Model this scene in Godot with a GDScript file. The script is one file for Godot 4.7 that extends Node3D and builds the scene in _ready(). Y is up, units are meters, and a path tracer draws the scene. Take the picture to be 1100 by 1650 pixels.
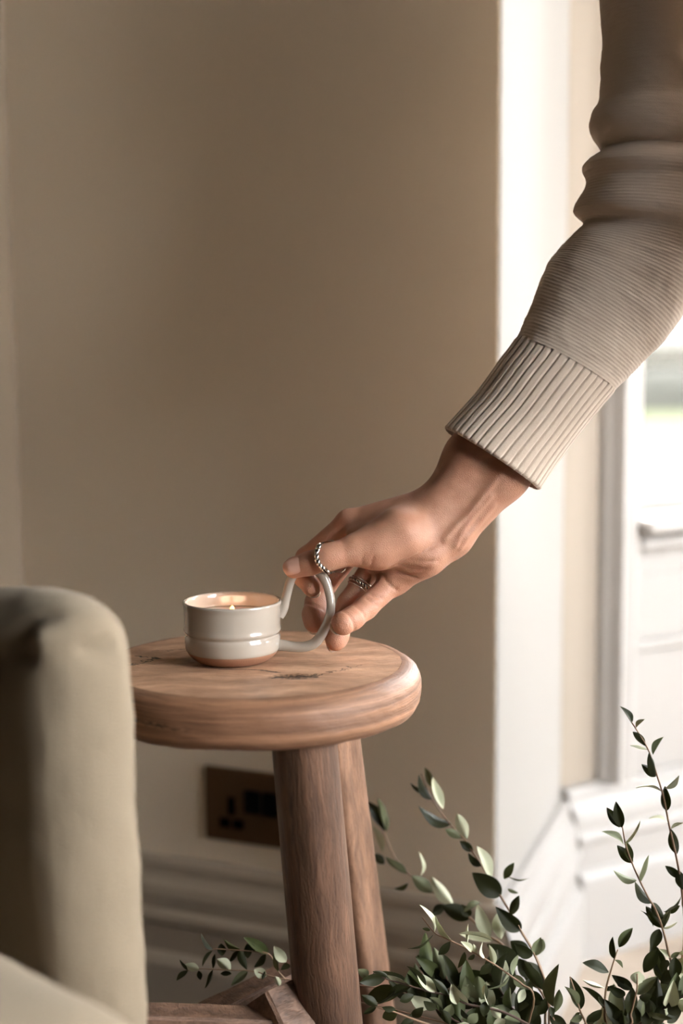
extends Node3D

# ------------------------------------------------------------------ frame of reference
# Metres, y up. The room has its own axes: u runs along the back wall to the right, n out of that wall into the room.
const EYE := Vector3(0.0, 0.75, 0.0)
const PITCH := 0.12217
const ROLL := -0.0075
const FOCAL := 2250.0
const NEAR := 1.125                                     # distance of the mug and the hand
var cam_basis := Basis.from_euler(Vector3(-PITCH, 0, 0)) * Basis(Vector3(0, 0, 1), ROLL)
var room := Transform3D(Basis(Vector3(0.92085, 0, 0.38993), Vector3.UP, Vector3(-0.38993, 0, 0.92085)), Vector3(0.16114, 0, -1.42316))
var rng := RandomNumberGenerator.new()
var M := {}
var noise := FastNoiseLite.new()


func _ready() -> void:
	rng.seed = 11
	noise.seed = 5
	noise.frequency = 1.0
	# ---- camera
	var cam := Camera3D.new()
	cam.name = "camera"
	cam.transform = Transform3D(cam_basis, EYE)
	var lens := CameraAttributesPhysical.new()
	lens.frustum_focal_length = 50.0
	lens.exposure_aperture = 2.4
	lens.frustum_focus_distance = 1.12
	cam.attributes = lens
	add_child(cam)
	cam.fov = rad_to_deg(2.0 * atan(825.0 / FOCAL))
	cam.keep_aspect = Camera3D.KEEP_HEIGHT
	cam.current = true
	# ---- sky and exposure
	var sky := ProceduralSkyMaterial.new()
	sky.sky_top_color = Color(0.86, 0.88, 0.90)
	sky.sky_horizon_color = Color(0.965, 0.955, 0.945)
	sky.ground_horizon_color = Color(0.55, 0.53, 0.47)
	sky.ground_bottom_color = Color(0.35, 0.33, 0.28)
	sky.sky_energy_multiplier = 1.0
	sky.energy_multiplier = 1.0
	var env := Environment.new()
	env.background_mode = Environment.BG_SKY
	env.sky = Sky.new()
	env.sky.sky_material = sky
	env.background_energy_multiplier = 13.0
	env.tonemap_mode = Environment.TONE_MAPPER_LINEAR
	env.tonemap_exposure = 3.55
	env.sdfgi_enabled = true
	env.ssao_enabled = true
	env.ssil_enabled = true
	var we := WorldEnvironment.new()
	we.name = "world_environment"
	we.environment = env
	add_child(we)
	# ---- low, hazy sun outside the bay
	var sun := DirectionalLight3D.new()
	sun.name = "sun"
	sun.light_energy = 0.6
	sun.light_color = Color(1.0, 0.90, 0.78)
	sun.light_angular_distance = 9.0
	sun.shadow_enabled = true
	var from_sun: Vector3 = room.basis * Vector3(0.22, -0.55, 0.80)
	sun.basis = Basis.looking_at(from_sun.normalized(), Vector3.UP)
	add_child(sun)
	make_materials()
	build_room()
	build_outside()
	build_socket()
	build_stool()
	build_armchair()
	build_mug()
	build_person()
	build_greenery()


# ------------------------------------------------------------------ helpers
func P(px: float, py: float, d: float) -> Vector3:     # a point of the photographed place, from where it shows and how far it is
	return EYE + cam_basis * (Vector3((px - 550.0) / FOCAL, -(py - 825.0) / FOCAL, -1.0) * d)


func H(px: float, py: float, cm := 0.0) -> Vector3:
	return P(px, py, NEAR + cm * 0.01)


func px_size(d := NEAR) -> float:
	return d / FOCAL


class Shape:
	var v := PackedVector3Array()
	var uv := PackedVector2Array()
	var idx := PackedInt32Array()

	func grid(nu: int, nv: int, f: Callable, close_u := false, close_v := false) -> void:
		var base := v.size()
		for j in nv + 1:
			for i in nu + 1:
				var q: Array = f.call(float(i) / nu, float(j) / nv)
				v.append(q[0])
				uv.append(q[1])
		for j in nv:
			for i in nu:
				var a := base + j * (nu + 1) + i
				var b := a + nu + 1
				idx.append_array(PackedInt32Array([a, b, a + 1, a + 1, b, b + 1]))

	func quad(a: Vector3, b: Vector3, c: Vector3, d: Vector3) -> void:
		var k := v.size()
		v.append_array(PackedVector3Array([a, b, c, d]))
		uv.append_array(PackedVector2Array([Vector2(0, 0), Vector2(1, 0), Vector2(1, 1), Vector2(0, 1)]))
		idx.append_array(PackedInt32Array([k, k + 1, k + 2, k, k + 2, k + 3]))

	func tri(a: Vector3, b: Vector3, c: Vector3) -> void:
		var k := v.size()
		v.append_array(PackedVector3Array([a, b, c]))
		uv.append_array(PackedVector2Array([Vector2(0, 0), Vector2(1, 0), Vector2(1, 1)]))
		idx.append_array(PackedInt32Array([k, k + 1, k + 2]))

	# a solid with flat or chamfered faces, between two corners
	func box(lo: Vector3, hi: Vector3, r := 0.0) -> void:
		var c := [lo, hi]
		var pts := {}
		for sx in 2:
			for sy in 2:
				for sz in 2:
					var p := Vector3(c[sx].x, c[sy].y, c[sz].z)
					var inw := Vector3(r if sx == 0 else -r, r if sy == 0 else -r, r if sz == 0 else -r)
					pts[[sx, sy, sz, 0]] = p + Vector3(0, inw.y, inw.z)
					pts[[sx, sy, sz, 1]] = p + Vector3(inw.x, 0, inw.z)
					pts[[sx, sy, sz, 2]] = p + Vector3(inw.x, inw.y, 0)
		for s in 2:
			_face([pts[[s, 0, 0, 0]], pts[[s, 1, 0, 0]], pts[[s, 1, 1, 0]], pts[[s, 0, 1, 0]]], s == 1)
			_face([pts[[0, s, 0, 1]], pts[[0, s, 1, 1]], pts[[1, s, 1, 1]], pts[[1, s, 0, 1]]], s == 1)
			_face([pts[[0, 0, s, 2]], pts[[1, 0, s, 2]], pts[[1, 1, s, 2]], pts[[0, 1, s, 2]]], s == 1)
		if r <= 0.0:
			return
		for a in 2:
			for b in 2:
				_face([pts[[a, b, 0, 0]], pts[[a, b, 1, 0]], pts[[a, b, 1, 1]], pts[[a, b, 0, 1]]], (a == b))
				_face([pts[[a, 0, b, 0]], pts[[a, 0, b, 2]], pts[[a, 1, b, 2]], pts[[a, 1, b, 0]]], (a == b))
				_face([pts[[0, a, b, 1]], pts[[1, a, b, 1]], pts[[1, a, b, 2]], pts[[0, a, b, 2]]], (a != b))
				for e in 2:
					var t := [pts[[a, b, e, 0]], pts[[a, b, e, 1]], pts[[a, b, e, 2]]]
					if (a + b + e) % 2 == 0:
						tri(t[0], t[2], t[1])
					else:
						tri(t[0], t[1], t[2])

	func _face(p: Array, flip: bool) -> void:
		if flip:
			quad(p[3], p[2], p[1], p[0])
		else:
			quad(p[0], p[1], p[2], p[3])

	# a moulding: profile points (out, up) drawn from p0 to p1; m0, m1 cut the ends on a mitre
	func extrude(profile: Array, p0: Vector3, p1: Vector3, out: Vector3, m0 := 0.0, m1 := 0.0) -> void:
		var dir := (p1 - p0).normalized()
		var n := profile.size()
		var a := []
		var b := []
		for q in profile:
			a.append(p0 + out * q.x + Vector3.UP * q.y + dir * (m0 * q.x))
			b.append(p1 + out * q.x + Vector3.UP * q.y + dir * (m1 * q.x))
		for i in n:
			var k := (i + 1) % n
			quad(a[i], b[i], b[k], a[k])
		var poly := PackedVector2Array()
		for q in profile:
			poly.append(q)
		var cap := Geometry2D.triangulate_polygon(poly)
		for i in range(0, cap.size(), 3):
			tri(a[cap[i]], a[cap[i + 1]], a[cap[i + 2]])
			tri(b[cap[i]], b[cap[i + 2]], b[cap[i + 1]])

	# a round bar through points with a radius at each; squash makes it oval along "flat"
	func tube(pts: Array, radii: Array, sides := 16, steps := 1, caps := true, uvlen := 1.0) -> void:
		var path := []
		var rad := []
		for i in pts.size() - 1:
			for s in steps:
				var t := float(s) / steps
				if steps == 1:
					path.append(pts[i])
				else:
					var pre: Vector3 = pts[max(i - 1, 0)]
					var post: Vector3 = pts[min(i + 2, pts.size() - 1)]
					path.append((pts[i] as Vector3).cubic_interpolate(pts[i + 1], pre, post, t))
				rad.append(lerpf(radii[i], radii[i + 1], smoothstep(0, 1, t) if steps > 1 else t))
		path.append(pts[-1])
		rad.append(radii[-1])
		var side := Vector3.ZERO
		var base := v.size()
		var run := 0.0
		for k in path.size():
			var d: Vector3 = (path[min(k + 1, path.size() - 1)] - path[max(k - 1, 0)]).normalized()
			if side == Vector3.ZERO:
				side = d.cross(Vector3.UP if absf(d.y) < 0.9 else Vector3.RIGHT).normalized()
			side = (side - d * side.dot(d)).normalized()
			var other := d.cross(side)
			if k > 0:
				run += (path[k] as Vector3).distance_to(path[k - 1])
			for i in sides + 1:
				var a := TAU * i / sides
				v.append(path[k] + (side * cos(a) + other * sin(a)) * rad[k])
				uv.append(Vector2(run / uvlen, float(i) / sides))
		for k in path.size() - 1:
			for i in sides:
				var a := base + k * (sides + 1) + i
				var b := a + sides + 1
				idx.append_array(PackedInt32Array([a, b, a + 1, a + 1, b, b + 1]))
		if caps:
			for e in [0, path.size() - 1]:
				var c := v.size()
				v.append(path[e])
				uv.append(Vector2(0.5, 0.5))
				for i in sides:
					var a: int = base + e * (sides + 1) + i
					idx.append_array(PackedInt32Array([c, a, a + 1] if e == 0 else [c, a + 1, a]))

	func lathe(profile: Array, sides := 96, turn := 0.0) -> void:
		var run := [0.0]
		for i in range(1, profile.size()):
			run.append(run[-1] + (profile[i] as Vector2).distance_to(profile[i - 1]))
		grid(sides, profile.size() - 1, func(a: float, t: float):
			var k := int(round(t * (profile.size() - 1)))
			var q: Vector2 = profile[k]
			return [Vector3(q.x * cos(a * TAU + turn), q.y, q.x * sin(a * TAU + turn)), Vector2(a, run[k])])

	# smooth: averaged normals, weld joins seams; orient: 1 checks that the closed shape faces outward
	func mesh(smooth := true, orient := true, weld := true) -> ArrayMesh:
		if orient:
			var mid := Vector3.ZERO
			for p in v:
				mid += p
			mid /= maxi(v.size(), 1)
			var vol := 0.0
			for i in range(0, idx.size(), 3):
				vol += (v[idx[i]] - mid).dot((v[idx[i + 1]] - mid).cross(v[idx[i + 2]] - mid))
			if vol > 0.0:
				for i in range(0, idx.size(), 3):
					var s := idx[i + 1]
					idx[i + 1] = idx[i + 2]
					idx[i + 2] = s
		var arr := []
		arr.resize(Mesh.ARRAY_MAX)
		arr[Mesh.ARRAY_VERTEX] = v
		arr[Mesh.ARRAY_TEX_UV] = uv
		arr[Mesh.ARRAY_INDEX] = idx
		if smooth:
			var to := PackedInt32Array()
			to.resize(v.size())
			if weld:
				var seen := {}
				for i in v.size():
					var key := Vector3i((v[i] * 50000.0).round())
					if seen.has(key):
						to[i] = seen[key]
					else:
						seen[key] = i
						to[i] = i
			else:
				for i in v.size():
					to[i] = i
			var n := PackedVector3Array()
			n.resize(v.size())
			for i in range(0, idx.size(), 3):
				var a := idx[i]
				var b := idx[i + 1]
				var c := idx[i + 2]
				var f := (v[c] - v[a]).cross(v[b] - v[a])
				n[to[a]] += f
				n[to[b]] += f
				n[to[c]] += f
			var done := PackedVector3Array()
			done.resize(v.size())
			for i in v.size():
				done[i] = n[to[i]].normalized() if n[to[i]].length_squared() > 0.0 else Vector3.UP
			arr[Mesh.ARRAY_NORMAL] = done
		var m := ArrayMesh.new()
		m.add_surface_from_arrays(Mesh.PRIMITIVE_TRIANGLES, arr)
		return m


func obj(called: String, m: Mesh, mat: Material, parent: Node = self) -> MeshInstance3D:
	var o := MeshInstance3D.new()
	o.name = numbered(called, parent)
	o.mesh = m
	o.material_override = mat
	parent.add_child(o, true)
	return o


var used := {}
func numbered(called: String, parent: Node = self) -> String:
	if parent != self:
		var k := 0
		var n := called
		while parent.has_node(n):
			k += 1
			n = "%s_%03d" % [called, k]
		return n
	var c: int = used.get(called, 0)
	used[called] = c + 1
	return called if c == 0 else "%s_%03d" % [called, c]


func tag(o: Node, label: String, category: String, group := "", kind := "") -> void:
	o.set_meta("label", label)
	if category:
		o.set_meta("category", category)
	if group:
		o.set_meta("group", group)
	if kind:
		o.set_meta("kind", kind)


func thing(called: String, label: String, category: String, at := Transform3D(), group := "") -> Node3D:
	var o := Node3D.new()
	o.name = numbered(called)
	add_child(o)
	o.transform = at
	tag(o, label, category, group)
	return o


func struct(called: String, s: Shape, mat: Material, label: String, category: String, smooth := false) -> MeshInstance3D:
	var o := obj(called, s.mesh(smooth, false), mat)
	o.transform = room
	tag(o, label, category, "", "structure")
	return o


func hold(called: String, label: String, category: String) -> Node3D:   # a piece of the setting that has parts
	var o := thing(called, label, category, room)
	o.set_meta("kind", "structure")
	return o


# ------------------------------------------------------------------ materials
func paint(c: Color, rough := 0.6, spec := 0.5) -> StandardMaterial3D:
	var m := StandardMaterial3D.new()
	m.albedo_color = c
	m.roughness = rough
	m.metallic_specular = spec
	return m


func noise_tex(freq: float, size := 512, octaves := 4, seed_ := 1) -> NoiseTexture2D:
	var n := FastNoiseLite.new()
	n.seed = seed_
	n.frequency = freq
	n.fractal_octaves = octaves
	var t := NoiseTexture2D.new()
	t.noise = n
	t.width = size
	t.height = size
	t.seamless = true
	return t


func ramp(a: Color, b: Color) -> Gradient:
	var g := Gradient.new()
	g.set_color(0, a)
	g.set_color(1, b)
	return g


# wood grain along u; "marks" adds the dark cracks and knots at places of their own
func wood_image(w: int, h: int, dark: Color, light: Color, stretch: float, seed_: int, marks: Callable) -> Array:
	var n := FastNoiseLite.new()
	n.seed = seed_
	n.frequency = 1.0
	var bytes := PackedByteArray()
	bytes.resize(w * h * 3)
	var relief := PackedByteArray()
	relief.resize(w * h)
	for y in h:
		for x in w:
			var fx := float(x) / w
			var fy := float(y) / h
			var bend := n.get_noise_2d(fx * 3.0, fy * 2.0 + 7.0) * 0.05
			var g := fy + bend
			var rings := n.get_noise_2d(fx * 2.2, g * stretch)
			var fine := n.get_noise_2d(fx * 14.0 + 31.0, g * stretch * 7.0)
			var pore := n.get_noise_2d(fx * 40.0 + 77.0, g * stretch * 16.0)
			var blot := n.get_noise_2d(fx * 5.0 + 11.0, fy * 5.0)
			var t := clampf(0.55 + rings * 0.55 + fine * 0.34 + blot * 0.18, 0.0, 1.0)
			if pore < -0.38:
				t *= 0.72
			var hard: float = marks.call(fx, fy)
			var c := dark.lerp(light, t).lerp(Color(0.10, 0.065, 0.04), hard)
			var k := (y * w + x) * 3
			bytes[k] = int(clampf(c.r, 0, 1) * 255)
			bytes[k + 1] = int(clampf(c.g, 0, 1) * 255)
			bytes[k + 2] = int(clampf(c.b, 0, 1) * 255)
			relief[y * w + x] = int(clampf(0.62 + fine * 0.20 + rings * 0.15 + (-0.18 if pore < -0.38 else 0.0) - hard * 0.6, 0, 1) * 255)
	return [ImageTexture.create_from_image(Image.create_from_data(w, h, false, Image.FORMAT_RGB8, bytes)),
		ImageTexture.create_from_image(Image.create_from_data(w, h, false, Image.FORMAT_L8, relief))]


func wood(tex: Array, rough: float, bump: float, tint := Color.WHITE) -> StandardMaterial3D:
	var m := StandardMaterial3D.new()
	m.albedo_texture = tex[0]
	m.albedo_color = tint
	m.roughness = rough
	m.metallic_specular = 0.42
	m.heightmap_enabled = true
	m.heightmap_texture = tex[1]
	m.heightmap_scale = bump
	return m


func dist_seg(p: Vector2, a: Vector2, b: Vector2) -> float:
	var t := clampf((p - a).dot(b - a) / maxf((b - a).length_squared(), 1e-9), 0, 1)
	return p.distance_to(a + (b - a) * t)


func crack(p: Vector2, pts: Array, width: float) -> float:
	var best := 0.0
	for i in pts.size() - 1:
		var k := 1.0 - 0.7 * float(i) / pts.size()
		best = maxf(best, 1.0 - smoothstep(0.35, 1.0, dist_seg(p, pts[i], pts[i + 1]) / (width * k)))
	return best


func make_materials() -> void:
	M.wall = paint(Color(0.885, 0.83, 0.745), 0.75, 0.35)
	M.reveal = paint(Color(0.59, 0.572, 0.55), 0.7, 0.35)  # wall paint darkened to hold down the direct window light
	M.dimmed_side_wall = paint(Color(0.62, 0.56, 0.485), 0.75, 0.35)  # wall paint darkened so the strip looks less lit
	M.dark_wall = paint(Color(0.30, 0.265, 0.23), 0.8, 0.3)  # walls out of view, darkened to cut bounce light
	M.dark_floor = paint(Color(0.24, 0.19, 0.155), 0.6, 0.4)  # kept dark so this floor bounces less light
	M.shaded_bay_wall = paint(Color(0.585, 0.54, 0.49), 0.7, 0.35)  # shade of this less lit bay side put into the colour
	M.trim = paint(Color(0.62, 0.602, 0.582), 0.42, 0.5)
	M.skirting = paint(Color(0.62, 0.57, 0.505), 0.45, 0.5)
	M.ceiling = paint(Color(0.44, 0.41, 0.375), 0.9, 0.3)  # darkened to cut light falling back onto the walls
	M.floor = wood(wood_image(256, 192, Color(0.62, 0.555, 0.49), Color(0.74, 0.68, 0.615), 16.0, 3, func(_a, _b): return 0.0), 0.5, 0.05)
	M.floor.uv1_triplanar = true
	M.floor.uv1_scale = Vector3(0.8, 0.8, 0.8)
	for k in ["wall", "ceiling"]:
		M[k].heightmap_enabled = true
		M[k].heightmap_texture = noise_tex(0.06, 256, 3, 9)
		M[k].heightmap_scale = 0.02
		M[k].uv1_triplanar = true
		M[k].uv1_scale = Vector3(5, 5, 5)
	var pane := StandardMaterial3D.new()
	pane.albedo_color = Color(1, 1, 1, 0.03)
	pane.transparency = BaseMaterial3D.TRANSPARENCY_ALPHA
	pane.roughness = 0.0
	M.glass = pane
	# cloth of the armchair
	var linen := paint(Color(0.50, 0.447, 0.375), 0.95, 0.2)
	linen.rim_enabled = true
	linen.rim = 0.5
	linen.rim_tint = 0.6
	linen.heightmap_enabled = true
	linen.heightmap_texture = noise_tex(0.09, 512, 3, 21)
	linen.heightmap_scale = 0.06
	linen.uv1_triplanar = true
	linen.uv1_scale = Vector3(9, 9, 9)
	M.linen = linen
	# glazed stoneware
	var glaze := paint(Color(0.62, 0.575, 0.525), 0.16, 0.5)
	glaze.clearcoat_enabled = true
	glaze.clearcoat = 0.6
	glaze.clearcoat_roughness = 0.06
	glaze.heightmap_enabled = true
	glaze.heightmap_texture = noise_tex(0.018, 256, 2, 4)
	glaze.heightmap_scale = 0.05
	glaze.uv1_triplanar = true
	glaze.uv1_scale = Vector3(7, 7, 7)
	M.glaze = glaze
	var clay := paint(Color(0.56, 0.40, 0.31), 0.8, 0.3)
	clay.heightmap_enabled = true
	clay.heightmap_texture = noise_tex(0.25, 256, 3, 14)
	clay.heightmap_scale = 0.02
	clay.uv1_triplanar = true
	clay.uv1_scale = Vector3(12, 12, 12)
	M.clay = clay
	var wax := paint(Color(0.96, 0.85, 0.78), 0.38, 0.5)
	wax.subsurf_scatter_enabled = true
	wax.subsurf_scatter_strength = 0.35
	M.wax = wax
	M.wick = paint(Color(0.08, 0.06, 0.05), 0.9)
	# skin, nails
	var skin := paint(Color(0.72, 0.535, 0.435), 0.5, 0.42)
	skin.subsurf_scatter_enabled = true
	skin.subsurf_scatter_strength = 0.12
	var sk := noise_tex(0.02, 256, 4, 33)
	sk.color_ramp = ramp(Color(0.90, 0.86, 0.84), Color(1, 1, 1))
	skin.albedo_texture = sk
	skin.heightmap_enabled = true
	skin.heightmap_texture = noise_tex(0.12, 512, 3, 8)
	skin.heightmap_scale = 0.035
	skin.uv1_triplanar = true
	skin.uv1_scale = Vector3(14, 14, 14)
	M.skin = skin
	M.nail = paint(Color(0.80, 0.625, 0.55), 0.22, 0.55)
	M.nail_tip = paint(Color(0.95, 0.91, 0.87), 0.3, 0.5)
	M.nail_tip.backlight_enabled = true
	M.nail_tip.backlight = Color(0.9, 0.86, 0.8)
	# wool
	var wool := paint(Color(0.785, 0.715, 0.645), 1.0, 0.15)
	wool.rim_enabled = true
	wool.rim = 0.9
	wool.rim_tint = 0.4
	wool.heightmap_enabled = true
	wool.heightmap_texture = noise_tex(0.22, 512, 3, 40)
	wool.heightmap_scale = 0.05
	wool.uv1_triplanar = true
	wool.uv1_scale = Vector3(12, 12, 12)
	M.wool = wool
	# metals
	var silver := paint(Color(0.86, 0.83, 0.79), 0.22)
	silver.metallic = 1.0
	M.silver = silver
	var tarnish := paint(Color(0.10, 0.09, 0.085), 0.5)
	tarnish.metallic = 0.6
	M.tarnish = tarnish
	var brass := paint(Color(0.36, 0.265, 0.175), 0.42)
	brass.metallic = 0.65
	M.bronze = brass
	M.black = paint(Color(0.02, 0.019, 0.018), 0.8, 0.2)
	M.hole = paint(Color(0.01, 0.01, 0.01), 0.9, 0.1)
	# leaves, one tone each: dark faces, pale undersides and faces catching light
	for e in [["leaf_dark", Color(0.155, 0.165, 0.085)], ["leaf_mid", Color(0.26, 0.285, 0.16)], ["leaf_grey", Color(0.43, 0.445, 0.335)], ["leaf_pale", Color(0.76, 0.765, 0.645)]]:
		var m := paint(e[1], 0.55, 0.34)
		m.backlight_enabled = true
		m.backlight = Color(0.30, 0.32, 0.18)
		M[e[0]] = m
	M.stem = paint(Color(0.55, 0.44, 0.34), 0.6)
	M.twig = paint(Color(0.30, 0.22, 0.17), 0.7)
	M.denim = paint(Color(0.22, 0.23, 0.26), 0.9, 0.2)
	M.hair = paint(Color(0.24, 0.16, 0.10), 0.6, 0.4)
	M.shoe = paint(Color(0.35, 0.28, 0.22), 0.6)
	M.lip = paint(Color(0.62, 0.36, 0.32), 0.4)
	M.eye = paint(Color(0.12, 0.09, 0.07), 0.2)
	M.jug = paint(Color(0.55, 0.50, 0.44), 0.5)
	# outside
	var lawn := paint(Color(0.195, 0.205, 0.14), 1.0, 0.1)
	M.lawn = lawn
	M.stone = paint(Color(0.115, 0.088, 0.066), 0.9, 0.2)
	M.hedge = paint(Color(0.105, 0.102, 0.088), 0.9, 0.2)
	M.far_tree = paint(Color(0.14, 0.14, 0.135), 0.9, 0.2)
	M.bark = paint(Color(0.30, 0.25, 0.2), 0.9, 0.2)


# ------------------------------------------------------------------ the room
const FLOOR_Y := -0.06
const CEIL_Y := 2.70
const BAY := [Vector2(0, 0), Vector2(-0.021, -0.361), Vector2(0.618, -1.207), Vector2(1.918, -1.207), Vector2(2.557, -0.361), Vector2(2.536, 0)]


func skirting_profile(k := 1.0) -> Array:
	return [Vector2(0, 0.153), Vector2(0.007, 0.153), Vector2(0.0115, 0.150), Vector2(0.0135, 0.144), Vector2(0.0135, 0.136), Vector2(0.0165, 0.130), Vector2(0.022, 0.122),
		Vector2(0.0245, 0.113), Vector2(0.0245, 0.097), Vector2(0.028, 0.094), Vector2(0.0305, 0.089), Vector2(0.0305, 0.084), Vector2(0.028, 0.079), Vector2(0.0250, 0.077), Vector2(0.0250, 0.046),
		Vector2(0.031, 0.041), Vector2(0.035, 0.034), Vector2(0.035, FLOOR_Y), Vector2(0, FLOOR_Y)].map(func(q): return Vector2(q.x * k, q.y))


func prism(s: Shape, poly: Array, y0: float, y1: float) -> void:
	var n := poly.size()
	for i in n:
		var a: Vector2 = poly[i]
		var b: Vector2 = poly[(i + 1) % n]
		s.quad(Vector3(a.x, y0, a.y), Vector3(b.x, y0, b.y), Vector3(b.x, y1, b.y), Vector3(a.x, y1, a.y))
	var cap := Geometry2D.triangulate_polygon(PackedVector2Array(poly))
	for i in range(0, cap.size(), 3):
		for y in [y0, y1]:
			var t := []
			for k in 3:
				var q: Vector2 = poly[cap[i + k]]
				t.append(Vector3(q.x, y, q.y))
			s.tri(t[0], t[1], t[2])


func v3(q: Vector2, y := 0.0) -> Vector3:
	return Vector3(q.x, y, q.y)


func build_room() -> void:
	var s := Shape.new()
	prism(s, [Vector2(-0.85, 0), Vector2(-0.004, 0), Vector2(-0.002, -0.0007), Vector2(-0.0165, -0.25), Vector2(-0.85, -0.25)], FLOOR_Y, CEIL_Y)
	struct("wall_back", s, M.wall, "plain greige painted wall behind the wooden stool", "wall")
	s = Shape.new()
	prism(s, [Vector2(-0.002, -0.0007), Vector2(-0.0004, -0.003), Vector2(0, -0.006), Vector2(-0.021, -0.361), Vector2(-0.16, -0.361), Vector2(-0.16, -0.25), Vector2(-0.0165, -0.25)], FLOOR_Y, CEIL_Y)
	struct("wall_reveal", s, M.reveal, "brightly lit side of the wall where the window bay opens", "wall")
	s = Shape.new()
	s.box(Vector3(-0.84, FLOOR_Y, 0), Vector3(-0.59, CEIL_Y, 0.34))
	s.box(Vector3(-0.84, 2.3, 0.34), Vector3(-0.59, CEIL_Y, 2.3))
	struct("wall_left", s, M.dimmed_side_wall, "strip of wall at the left of the corner, colour darkened to dim it", "wall")
	# beyond it an added doorway and dark passage that swallow stray light
	s = Shape.new()
	s.box(Vector3(-0.84, FLOOR_Y, 2.3), Vector3(-0.59, CEIL_Y, 5.2))
	s.box(Vector3(-2.6, FLOOR_Y, 0.09), Vector3(-0.84, CEIL_Y, 0.34))
	s.box(Vector3(-2.6, FLOOR_Y, 2.3), Vector3(-0.84, CEIL_Y, 2.55))
	s.box(Vector3(-2.6, FLOOR_Y, 0.34), Vector3(-2.4, CEIL_Y, 2.3))
	struct("wall_added_passage", s, M.dark_wall, "added dark passage beyond the left side of the room", "wall")
	s = Shape.new()
	prism(s, [BAY[5], BAY[5] + Vector2(0.0, -0.25), Vector2(2.87, -0.25), Vector2(2.87, 0)], FLOOR_Y, CEIL_Y)
	prism(s, [BAY[5], BAY[4], BAY[4] + Vector2(0.25, 0), BAY[5] + Vector2(0.25, -0.25)], FLOOR_Y, CEIL_Y)
	struct("wall_right_of_bay", s, M.wall, "greige wall on the far side of the window bay", "wall")
	s = Shape.new()
	s.box(Vector3(2.62, FLOOR_Y, 0), Vector3(2.87, CEIL_Y, 0.03))
	s.box(Vector3(2.62, FLOOR_Y, 1.45), Vector3(2.87, CEIL_Y, 5.2))
	s.box(Vector3(2.62, FLOOR_Y, 0.03), Vector3(2.87, 0.58, 1.45))
	s.box(Vector3(2.62, 2.36, 0.03), Vector3(2.87, CEIL_Y, 1.45))
	struct("wall_right", s, M.dark_wall, "darkened wall to the right of the camera with the added window", "wall")
	s = Shape.new()
	s.box(Vector3(-0.84, FLOOR_Y, 5.2), Vector3(2.87, CEIL_Y, 5.45))
	struct("wall_front", s, M.dark_wall, "wall behind the camera, darkened to cut bounce light", "wall")
	var plan := [Vector2(-0.85, 5.45), Vector2(-0.85, 2.55), Vector2(-2.6, 2.55), Vector2(-2.6, 0.09), Vector2(-0.85, 0.09), Vector2(-0.85, -0.25), Vector2(-0.25, -0.25), Vector2(-0.25, -0.5), Vector2(0.5, -1.45), Vector2(2.05, -1.45), Vector2(2.8, -0.5), Vector2(2.87, -0.25), Vector2(2.87, 5.45)]
	s = Shape.new()
	prism(s, plan, FLOOR_Y - 0.2, FLOOR_Y - 0.004)
	struct("floor", s, M.dark_floor, "floor of the room beyond the pale boards, darkened to bounce less light", "floor")
	# boards of the floor, as far as they can be seen in the bay
	var fl := hold("trim_floor_boards", "pale wooden floor boards in the window bay", "floor")
	for k in 17:
		var b := Shape.new()
		b.box(Vector3(-0.15 + k * 0.14, FLOOR_Y - 0.02, -1.2), Vector3(-0.15 + k * 0.14 + 0.1375, FLOOR_Y, 0.42), 0.0015)
		obj("floor_board", b.mesh(false, false), M.floor, fl)
	s = Shape.new()
	prism(s, plan, CEIL_Y, CEIL_Y + 0.2)
	struct("ceiling", s, M.ceiling, "plain ceiling, darkened to cut bounce light", "ceiling")
	# skirtings
	s = Shape.new()
	s.extrude(skirting_profile(), Vector3(-0.59, 0, 0), Vector3(0, 0, 0), Vector3(0, 0, 1), 1.0, 0.94)
	struct("baseboard_back", s, M.skirting, "moulded greige skirting board behind the stool", "skirting")
	s = Shape.new()
	var rv: Vector2 = (BAY[1] - BAY[0]).normalized()
	s.extrude(skirting_profile(), v3(BAY[0]), v3(BAY[1]), Vector3(-rv.y, 0, rv.x), -0.94, -0.36)
	struct("baseboard_reveal", s, M.trim, "white moulded skirting board along the bright reveal", "skirting")
	s = Shape.new()
	s.extrude(skirting_profile(), Vector3(-0.59, 0, 0.34), Vector3(-0.59, 0, 0), Vector3(1, 0, 0), 0, -1.0)
	struct("baseboard_left", s, M.skirting, "moulded greige skirting board along the left wall", "skirting")
	bay_side(1, BAY[1], BAY[2], "tall white sash window of the bay, its sill beside the sleeve")
	bay_side(2, BAY[2], BAY[3], "narrowed white sash window in the middle of the bay")
	bay_side(3, BAY[3], BAY[4], "white sash window on the far side of the bay")
	added_wall_window()


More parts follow.
